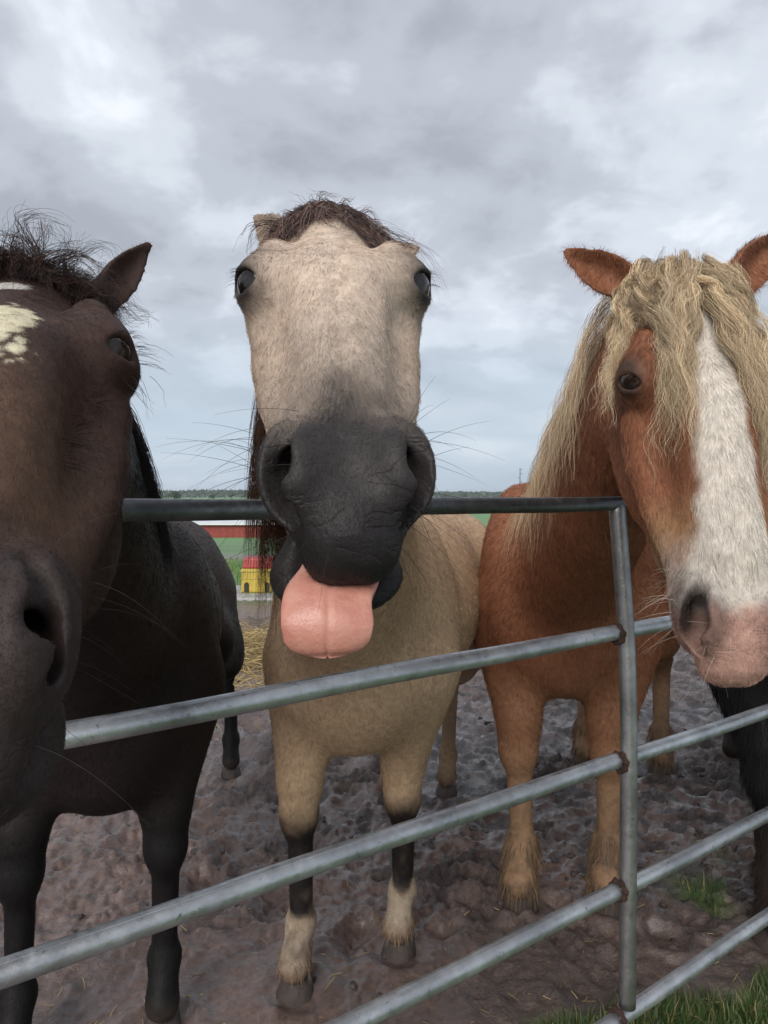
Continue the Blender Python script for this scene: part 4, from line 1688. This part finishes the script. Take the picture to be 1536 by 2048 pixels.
for i in range(30):                     # loose wisps at the temples and over the crown
    c0 = rng.uniform(.055, .085) if i < 14 else rng.uniform(-.08, .06)
    q, nn = on_top(buck, fr.w(rng.uniform(-.01, .06), .03, c0), -fr.B)
    d = (fr.C * 1.0 - fr.A * .1 + nn * .3) if i < 14 else (nn * .45 + fr.C * rng.normal() * .9)
    G.append(grow(buck, q, d, rng.uniform(.05, .15) if i < 14 else rng.uniform(.02, .04), 12, .17, .006, wave=.12))
make_hair(buck, 'loose_hair', G, 3, .004, (.10, .05, .035), .00022, clump=.2, frizz=.001)
# mane falling on the picture-left side of the neck
G = []
side = -buck['lat']
for q, nn in crest_roots(buck, 50, .30, .66, side):
    G.append(grow(buck, q, side * .9 + nn * .25 + V(0, 0, -.2), rng.uniform(.42, .62), 18, .30, .006, pull=V(0, -.02, 0), wave=.03))
for q, nn in crest_roots(buck, 34, .12, .36, side):
    G.append(grow(buck, q, side * 1.0 + nn * .1 + V(0, 0, -.3), rng.uniform(.42, .60), 18, .30, .006, pull=V(.0, 0, 0), wave=.03))
make_hair(buck, 'mane', G, 36, .008, (.085, .036, .020), .00045, clump=.45, frizz=.0012, alt=(.03, .018, .012), palt=.4, lenvar=.4)

# dark horse: tangled crest of curls, mane behind the jaw
fr = dark['fr']
G = []
for i in range(230):
    c0 = rng.uniform(-.085, .062)
    q, nn = on_top(dark, fr.w(rng.uniform(-.04, .06), .03, c0), -fr.B)
    d = fr.C * (rng.normal() * .6 + c0 * 6) + nn * rng.uniform(.3, 1.0) * (1 if c0 < .02 else .6) + fr.A * rng.normal() * .4
    G.append(grow(dark, q - nn * .004, d, rng.uniform(.05, .16) * (1 if c0 < .02 else .7), 12, .20, .004, wave=.30))
make_hair(dark, 'forelock', G, 26, .006, (.022, .015, .014), .00034, clump=.5, frizz=.0018, alt=(.07, .035, .028), palt=.35, curl=.004, curl_n=2.5, lenvar=.5)
G = []
for i in range(26):                     # wisps past the ear and cheek
    q, nn = on_top(dark, fr.w(rng.uniform(.0, .36), -.05, .05), -fr.C, .2)
    G.append(grow(dark, q, nn + fr.A * .4, rng.uniform(.02, .06), 10, .12, .003, wave=.1))
make_hair(dark, 'loose_hair', G, 5, .005, (.02, .014, .013), .00025, clump=.1, frizz=.001)
G = []
side = dark['lat']
for q, nn in crest_roots(dark, 60, .25, .75, side, .01):
    G.append(grow(dark, q, side * .7 + nn * .2 + V(0, 0, -.3), rng.uniform(.22, .36), 16, .32, .006, wave=.05))
make_hair(dark, 'mane', G, 34, .008, (.014, .010, .010), .00045, clump=.55, frizz=.0014, lenvar=.4)

# draft horse: long wavy blond forelock parted over the blaze, mane on the picture-left side
fr = sorrel['fr']
BL = (.66, .525, .36)
G = []
for i in range(210):
    c0 = rng.uniform(-.075, .075)
    a0 = rng.uniform(-.03, .05)
    left = (c0 + rng.normal() * .008) < .006
    if left:
        c1 = -rng.triangular(.028, .048, .072)
        a1 = rng.uniform(.08, .345)
        if rng.random() < .22:
            c1, a1 = -rng.uniform(.066, .090), rng.uniform(.07, .14)
    else:
        c1 = rng.triangular(.032, .055, .095)
        a1 = rng.uniform(.10, .38)
    G.append(drape(sorrel, a0, c0, a1, c1, 22, rng.uniform(.004, .026), rng.uniform(.006, .026), rng.normal() * .004))
for i in range(20):                     # strands over the temple, behind the eye
    q, nn = on_top(sorrel, fr.w(rng.uniform(.0, .06), .03, -rng.uniform(.05, .078)), -fr.B)
    g_ = grow(sorrel, q - nn * .003, -fr.C * rng.uniform(.5, .9) + nn * .4 + fr.A * .4 - fr.B * rng.uniform(.2, .7), rng.uniform(.14, .30), 22, .30, rng.uniform(.004, .012), wave=.05)
    G.append(g_)
make_hair(sorrel, 'forelock', G, 46, .0055, BL, .00029, clump=.82, frizz=.0017, curl=.0074, curl_n=4.2, alt=(.36, .24, .135), palt=.35, lenvar=.5, var=.2, lockvar=.28)
G = []
for i in range(40):                     # short tufts standing on the poll
    q, nn = on_top(sorrel, fr.w(rng.uniform(-.04, .03), .03, rng.uniform(-.07, .07)), -fr.B)
    G.append(grow(sorrel, q, nn + fr.C * rng.normal() * .6 + V(0, 0, .4), rng.uniform(.03, .07), 10, .15, .004, wave=.2))
make_hair(sorrel, 'loose_hair', G, 14, .005, BL, .00032, clump=.4, frizz=.0012, alt=(.33, .215, .12), palt=.35)
G = []
side = -sorrel['lat']
for q, nn in crest_roots(sorrel, 60, .0, .80, side, .014):
    G.append(grow(sorrel, q, side * .55 + nn * .2 + V(0, -.05, -.25), rng.uniform(.30, .60), 20, .26, .008, wave=.05))
make_hair(sorrel, 'mane', G, 22, .010, (.56, .44, .30), .00034, clump=.72, lockvar=.35, frizz=.0020, curl=.0035, curl_n=5, alt=(.26, .165, .09), palt=.4, lenvar=.35, var=.2)


# ---- whiskers and lashes
def whiskers(h, n, col, L=(.04, .10), rad=.00022, arange=(.46, .60), brange=(-.15, -.02)):
    fr = h['fr']
    S = []
    for i in range(n):
        sg = rng.choice([-1, 1])
        a0 = rng.uniform(*arange)
        b0 = rng.uniform(*brange)
        q, nn = on_top(h, fr.w(a0, b0, sg * .02), -fr.C * sg, .15)
        d = nrm(nn + fr.A * rng.uniform(-.3, .4) + rng.normal(size=3) * .25)
        l = rng.uniform(*L)
        t = np.linspace(0, 1, 7)[:, None]
        S.append(q - nn * .002 + d * l * t + V(0, 0, -1) * l * .35 * t ** 2 * rng.uniform(.2, 1.4))
    hair_np('whiskers', np.array(S), rad, M_HAIR, h['root'], hair_cols(n, col, .2), kind='stuff')


def lashes(h, col):
    fr = h['fr']
    S = []
    for sg in (-1, 1):
        for i in range(30):
            u = rng.uniform(-1, 1)
            eo = h['sp'].get('eye_off', (0, 0))
            p3, q3 = on_eye(u * .019, .0130 - .010 * u * u, .0325), on_eye(u * .02, .015, .0325)
            loc = EC + V(eo[0], 0, eo[1]) + p3[0] * ES + p3[1] * EU + p3[2] * EO
            dl = EO * .9 + EU * .25 + ES * u * .5 + rng.normal(size=3) * .15
            loc[2] *= sg
            dl[2] *= sg
            p = fr.w(*loc)
            d = nrm(fr.A * dl[0] + fr.B * dl[1] + fr.C * dl[2])
            t = np.linspace(0, 1, 6)[:, None]
            l = rng.uniform(.009, .018)
            S.append(p + d * l * t + V(0, 0, -1) * l * .5 * t ** 2)
    hair_np('eyelashes', np.array(S), .0002, M_HAIR, h['root'], hair_cols(len(S), col, .2), kind='stuff')


whiskers(buck, 110, (.03, .025, .022))
whiskers(dark, 46, (.045, .036, .034), (.03, .085), .00018)
whiskers(sorrel, 90, (.42, .36, .30), (.03, .07), .00028)
for h_, c_ in ((buck, (.02, .015, .012)), (dark, (.012, .010, .010)), (sorrel, (.16, .08, .05))):
    lashes(h_, c_)

# ---- feather round the feet
def feather(h, idx, n, L, col, zmin=.06, zmax=.2):
    S = []
    for i in idx:
        ft, fe = h['joints'][i]
        for k in range(n):
            ph = rng.uniform(0, 6.28)
            z = rng.uniform(zmin, zmax)
            ax = ft * (1 - (z / fe[2])) + fe * (z / fe[2])
            out = h['fwd'] * math.cos(ph) + h['lat'] * math.sin(ph)
            q, nn = on_top(h, V(ax[0], ax[1], z), -out, .15)
            t = np.linspace(0, 1, 6)[:, None]
            l = rng.uniform(*L)
            S.append(q + (nn * .22 + V(0, 0, -.9)) * l * t + nn * l * .06 * np.sin(t * 3) + rng.normal(size=3) * l * .10 * t)
    hair_np('feather', np.array(S), .0007, M_HAIR, h['root'], hair_cols(len(S), col, .3, (.10, .07, .05), .3), kind='stuff')


feather(buck, (0, 1), 300, (.018, .034), (.30, .20, .12), .07, .13)
feather(buck, (2,), 150, (.02, .035), (.22, .14, .085), .07, .13)
coat(black, int(30000 * kc), lambda P, N: (P[:, 1] < 3.0) * 1.0, lambda P, N: np.tile(V(.1, -.1, -1), (len(P), 1)), .045, .0007, .35)
feather(sorrel, (0, 1, 2, 3), 1100, (.035, .085), (.24, .155, .09), .06, .24)

# ---- tongue
M_TONGUE, _nt, _b = new_mat('tongue')
_nt.links.new(cramp(_nt, tex_noise(_nt, 38, 5, .6), [(.3, (.43, .165, .125)), (.55, (.53, .245, .185)), (.75, (.56, .30, .24))]), _b.inputs['Base Color'])
_nt.links.new(cramp(_nt, tex_noise(_nt, 26, 4, .6), [(.35, (.26, .26, .26)), (.65, (.55, .55, .55))]), _b.inputs['Roughness'])
_b.inputs['Subsurface Weight'].default_value = .25
_b.inputs['Subsurface Radius'].default_value = (.012, .004, .003)
_b.inputs['Subsurface Scale'].default_value = .6
add_bump(_nt, _b, [(tex_noise(_nt, 380, 3, .6), .45, .0012), (tex_noise(_nt, 32, 4, .6), .5, .004)])


def spline(P, n):
    P = np.asarray(P, float)
    t = np.linspace(0, len(P) - 1, n)
    i = np.clip(t.astype(int), 0, len(P) - 2)
    u = (t - i)[:, None]
    Q = np.vstack([2 * P[0] - P[1], P, 2 * P[-1] - P[-2]])
    a, b, c, d = Q[i], Q[i + 1], Q[i + 2], Q[i + 3]
    return .5 * (2 * b + (c - a) * u + (2 * a - 5 * b + 4 * c - d) * u ** 2 + (3 * b - a - 3 * c + d) * u ** 3)


def make_tongue(h):
    fr = h['fr']
    path = spline([fr.w(.44, -.108, 0), fr.w(.53, -.112, -.002), fr.w(.585, -.118, -.006), at(656, 1200, .592), at(655, 1256, .578), at(655, 1314, .580)], 44)
    n = len(path)
    u = np.linspace(0, 1, n)
    hw = np.interp(u, [0, .4, .6, .78, .89, .95, .982, 1], [.030, .034, .0370, .0378, .0350, .0290, .0190, .010])
    th = 1.1 * np.interp(u, [0, .5, .8, .93, 1], [.014, .012, .010, .008, .003])
    tg = np.gradient(path, axis=0)
    tg /= np.linalg.norm(tg, axis=1)[:, None]
    m = 128
    vs = []
    for i in range(n):
        lat = nrm(fr.C - np.dot(fr.C, tg[i]) * tg[i])
        nn = np.cross(tg[i], lat)
        if nn @ V(0, -1, .4) < 0:
            nn = -nn
        for j in range(m):
            ph = 2 * math.pi * j / m
            x = math.cos(ph)
            y = math.sin(ph)
            gx = x
            top = y > 0
            g = math.exp(-((gx - .03 * math.sin(u[i] * 11)) / .06) ** 2) * .0016 * min(1, max(0, (u[i] - .25) * 4)) if top else 0
            cup = .006 * (gx * gx) * (1 - u[i])
            notch = math.exp(-(gx / .10) ** 2) * .0012 * max(0, (u[i] - .9) * 10)
            vs.append(path[i] + lat * hw[i] * gx + nn * (th[i] * abs(y) ** .7 * (1 if top else -1) * (1 - .35 * gx * gx) - g + cup) - tg[i] * notch)
    fs = []
    for i in range(n - 1):
        for j in range(m):
            k = (j + 1) % m
            fs.append((i * m + j, i * m + k, (i + 1) * m + k, (i + 1) * m + j))
    fs.append(tuple(range(m)))
    fs.append(tuple((n - 1) * m + j for j in range(m))[::-1])
    mesh_np('tongue', vs, fs, M_TONGUE, h['root'])


make_tongue(buck)
# ------------------------------------------------------------------ background
def tz(x, y):
    return float(terrain(np.array([x]), np.array([y]))[0])


# yellow livestock waterer with red lid on a concrete pad
wx, wy = (517 - 768) / FPX * 10.3, 10.3
m_con = simple_mat('concrete', (.36, .35, .34), .75, .2, 3, .3)
v, f = box_mesh(wx - .62, wx + .62, wy - .72, wy + .68, -.12, .035)
pad = mesh_np('concrete_pad', v, f, m_con, None, False)
bevel(pad, .02)
pad['kind'] = 'structure'
m_yel = simple_mat('yellow_plastic', (.46, .34, .055), .5, .16, 4, .05)
m_red = simple_mat('red_plastic', (.42, .065, .06), .45, .14, 4, .05)
m_drk = simple_mat('dark_recess', (.03, .025, .012), .7)
wt = empty('waterer', (wx, wy, .035))
tag(wt, 'yellow plastic livestock waterer with a red lid on a concrete pad', 'waterer')


def taper_box(x0, x1, y0, y1, z0, z1, t):
    v = [(x0, y0, z0), (x1, y0, z0), (x0, y1, z0), (x1, y1, z0), (x0 + t, y0 + t, z1), (x1 - t, y0 + t, z1), (x0 + t, y1 - t, z1), (x1 - t, y1 - t, z1)]
    f = [(0, 2, 3, 1), (4, 5, 7, 6), (0, 1, 5, 4), (2, 6, 7, 3), (0, 4, 6, 2), (1, 3, 7, 5)]
    return v, f


v, f = taper_box(wx - .21, wx + .23, wy - .25, wy + .25, .035, .36, .01)
bevel(mesh_np('tank', v, f, m_yel, wt, False), .03, 3)
v, f = taper_box(wx - .214, wx + .234, wy - .254, wy + .254, .235, .25, .001)
bevel(mesh_np('moulded_rib', v, f, m_yel, wt, False), .008, 2)
v, f = taper_box(wx - .215, wx + .235, wy - .255, wy + .255, .33, .38, .01)
bevel(mesh_np('rim', v, f, m_yel, wt, False), .015, 2)
v, f = taper_box(wx - .195, wx + .225, wy - .22, wy + .22, .38, .53, .014)
bevel(mesh_np('lid', v, f, m_red, wt, False), .022, 3)
for xo in (-.125, .165):
    vs = [(wx + xo - .035, wy - .253, .05), (wx + xo + .035, wy - .253, .05)] + [(wx + xo + .035 * math.cos(a), wy - .2505, .155 + .035 * math.sin(a)) for a in np.linspace(0, math.pi, 9)]
    n_ = len(vs)
    vs2 = vs + [(p[0], p[1] + .02, p[2]) for p in vs]
    fs = [tuple(range(n_))] + [(i, i + n_, (i + 1) % n_ + n_, (i + 1) % n_) for i in range(n_)]
    mesh_np('foot_recess', vs2, fs, m_drk, wt, False)

# long red barn with pale metal roof, down the slope
bd = 110.0
bx0, bx1 = (389 - 768) / FPX * bd, (389 - 768) / FPX * bd + 24
bz = EYE - (1076 - HOR) / FPX * bd
ez = EYE - (1046 - HOR) / FPX * bd
barn = empty('barn', (bx0 + 12, bd + 4, bz))
tag(barn, 'long low red barn with a pale metal roof down the slope', 'barn')
m_bw = simple_mat('red_siding', (.26, .045, .035), .7, .2, 1.2)
m_tr = simple_mat('white_trim', (.70, .70, .68), .6, .05)
m_rf = simple_mat('metal_roof', (.62, .65, .68), .4, .08, .6, metal=.2)
rz = ez + 1.9
wv = [(bx0, bd, bz - .6), (bx1, bd, bz - .6), (bx1, bd, ez), (bx0, bd, ez), (bx0, bd + 9, bz - .6), (bx1, bd + 9, bz - .6), (bx1, bd + 9, ez), (bx0, bd + 9, ez), (bx0, bd + 4.5, rz - .12), (bx1, bd + 4.5, rz - .12)]
mesh_np('wall', wv, [(0, 1, 2, 3), (5, 4, 7, 6), (4, 0, 3, 8, 7), (1, 5, 6, 9, 2)], m_bw, barn, False)
for k in range(23):
    v, f = box_mesh(bx0 + .9 + k, bx0 + .97 + k, bd - .05, bd - .005, bz - .5, ez - .05)
    mesh_np('siding_batten', v, f, m_bw, barn, False)
rv = [(bx0 - .4, bd - .5, ez - .15), (bx1 + .4, bd - .5, ez - .15), (bx1 + .4, bd + 4.5, rz), (bx0 - .4, bd + 4.5, rz), (bx0 - .4, bd + 9.5, ez - .15), (bx1 + .4, bd + 9.5, ez - .15)]
rv2 = rv + [(a, b, c + .08) for a, b, c in rv]
roof = mesh_np('roof', rv2, [(0, 1, 2, 3)[::-1], (3, 2, 5, 4)[::-1], (6, 7, 8, 9), (9, 8, 11, 10), (0, 6, 9, 3), (3, 9, 10, 4), (1, 2, 8, 7), (2, 5, 11, 8), (0, 1, 7, 6), (4, 10, 11, 5)], m_rf, barn, False)
v, f = box_mesh(bx0 - .18, bx0 + .1, bd - .1, bd - .051, bz - .5, ez + .0)
mesh_np('corner_trim', v, f, m_tr, barn, False)
v, f = box_mesh(bx0 - .1, bx1 + .1, bd - .56, bd - .503, ez - .3, ez - .1)
mesh_np('eave_trim', v, f, m_tr, barn, False)

# white pasture fence far down the field
fd = 142.0
fx0 = (925 - 768) / FPX * fd
fence = empty('fence', (fx0, fd, tz(fx0, fd)))
tag(fence, 'white post and rail fence across the green field beyond the horses', 'fence')
m_fw = simple_mat('white_paint', (.72, .72, .68), .6, .06)
for k in range(9):
    x = fx0 + 2.3 * k
    z0 = EYE - (1068 - HOR) / FPX * fd
    v, f = box_mesh(x - .07, x + .07, fd - .07, fd + .07, z0 - .8, z0 + 1.45)
    mesh_np('post', v, f, m_fw, fence, False)
for k in range(4):
    z = EYE - (1068 - HOR) / FPX * fd + .15 + .38 * k
    v, f = box_mesh(fx0 - 8, fx0 + 22, fd - .115, fd - .08, z - (.05 if k == 0 else .018), z + (.05 if k == 0 else .018))
    mesh_np('fence_rail', v, f, m_fw, fence, False)

# power pole
pd = 350.0
ppx = (1040 - 768) / FPX * pd
pole = empty('power_pole', (ppx, pd, tz(ppx, pd)))
tag(pole, 'tall thin power pole with short cross arms on the horizon', 'power pole')
m_pole = simple_mat('pole_wood', (.10, .09, .085), .8)
ptop = EYE + (HOR - 936) / FPX * pd
v, f = tube_mesh([(ppx, pd, tz(ppx, pd) - .5), (ppx, pd, ptop)], [.26, .17], 10)
mesh_np('mast', v, f, m_pole, pole)
for zo, sd_, wd in ((.8, 1, .9), (2.9, 1, 1.0), (4.9, -1, 1.0), (6.9, 1, 1.0), (9.8, -1, 1.2), (9.8, 1, 1.2)):
    z = ptop - zo
    v, f = box_mesh(min(ppx, ppx + sd_ * wd), max(ppx, ppx + sd_ * wd), pd - .09, pd + .09, z - .09, z + .09)
    arm = mesh_np('cross_arm', v, f, m_pole, pole, False)
    v, f = tube_mesh([(ppx + sd_ * wd * .92, pd, z + .09), (ppx + sd_ * wd * .92, pd, z + .5)], .09, 8)
    mesh_np('insulator', v, f, m_pole, arm)


# trees
m_bark = simple_mat('bark', (.06, .05, .04), .9)


def tree(px, pytop, d, wpx, label, dens=900, tint=(.035, .055, .022)):
    x = (px - 768) / FPX * d
    zt = EYE + (HOR - pytop) / FPX * d
    z0 = tz(x, d)
    w = wpx / FPX * d
    h = zt - z0
    t = empty('tree', (x, d, z0))
    tag(t, label, 'tree', 'trees on the horizon')
    v, f = tube_mesh([(x, d, z0 - .4), (x + .05 * w, d, z0 + .35 * h), (x, d, z0 + .75 * h)], [.035 * h + .08, .025 * h + .06, .05], 8)
    mesh_np('trunk', v, f, m_bark, t)
    # leaf clumps through several lobes
    cl = []
    for k in range(9):
        a = rng.uniform(0, 6.28)
        r = rng.uniform(.1, .42) * w
        cl.append((x + r * math.cos(a), d + r * math.sin(a), z0 + h * rng.uniform(.50, .82), rng.uniform(.16, .30) * w))
    cl.append((x, d, z0 + .85 * h, .15 * h))
    vs, cs = [], []
    for _ in range(dens):
        c = cl[rng.integers(len(cl))]
        u = nrm(rng.normal(size=3)) * c[3] * rng.uniform(.55, 1.0) ** .5
        p = V(c[0], c[1], min(c[2] + u[2] * .8, zt)) + V(u[0], u[1], 0)
        s_ = .035 * w * rng.uniform(.6, 1.5)
        e1 = nrm(rng.normal(size=3)) * s_
        e2 = nrm(np.cross(e1, rng.normal(size=3))) * s_
        vs += [p - e1 - e2 * .6, p + e1 - e2 * .6, p + e2]
        cs += [np.asarray(tint) * rng.uniform(.6, 1.5)] * 3
    F = np.arange(len(vs)).reshape(-1, 3)
    mesh_np('crown', np.array(vs), F, bpy.data.materials['grass'], t, False, np.array(cs))
    return t


tree(928, 985, 260, 22, 'rounded dark green tree on the horizon above the top rail')
tree(993, 990, 420, 12, 'lowest of three small trees left of the power pole', 500)
tree(1007, 987, 430, 11, 'middle of three small trees left of the power pole', 500)
tree(1019, 988, 440, 9, 'slim tree nearest the power pole in the group of three', 500)
tree(348, 981, 520, 26, 'broad round tree on the horizon behind the dark horse', 900)
tree(424, 984, 600, 16, 'middle tree on the horizon between dark horse and buckskin', 500)
tree(462, 983, 640, 12, 'small tree on the horizon nearest the buckskin', 500)


# far wooded ridge
def ridge():
    vs, cs = [], []
    n = 15000
    xs = rng.uniform(-2600, 2600, n)
    dd = rng.uniform(2000, 2300, n)
    top = 6 + 13 * fbm(np.stack([xs, xs * 0], 1), 420, 5, 4) * sstep(900, -400, xs) + 5 * fbm(np.stack([xs, xs * 0 + 9], 1), 60, 8, 2)
    zz = -6 + (top + 6) * rng.random(n) ** .6
    for x, d, z in zip(xs, dd, zz):
        s_ = rng.uniform(3, 7)
        e1 = nrm(rng.normal(size=3) * V(1, .3, 1)) * s_
        e2 = nrm(np.cross(e1, V(0, 1, .2))) * s_ * .8
        p = V(x, d, z)
        vs += [p - e1 - e2 * .6, p + e1 - e2 * .6, p + e2]
        cs += [V(.035, .055, .025) * rng.uniform(.7, 1.3)] * 3
    o = mesh_np('treeline', np.array(vs), np.arange(len(vs)).reshape(-1, 3), bpy.data.materials['grass'], None, False, np.array(cs))
    tag(o, 'hazy wooded ridge along the far horizon', 'trees', kind='stuff')


ridge()

# air
hz_m = bpy.data.materials.new('haze')
hz_m.use_nodes = True
hz_m.node_tree.nodes.clear()
_o = hz_m.node_tree.nodes.new('ShaderNodeOutputMaterial')
_v = hz_m.node_tree.nodes.new('ShaderNodeVolumePrincipled')
_v.inputs['Color'].default_value = (.86, .92, 1, 1)
_v.inputs['Density'].default_value = .5 / 3800
_v.inputs['Anisotropy'].default_value = .2
hz_m.node_tree.links.new(_v.outputs[0], _o.inputs['Volume'])
v, f = box_mesh(-9000, 9000, -60, 7200, -9, 32)
hz = mesh_np('haze', v, f, hz_m, None, False)
tag(hz, 'thin grey-blue haze over the far fields', 'haze', kind='stuff')
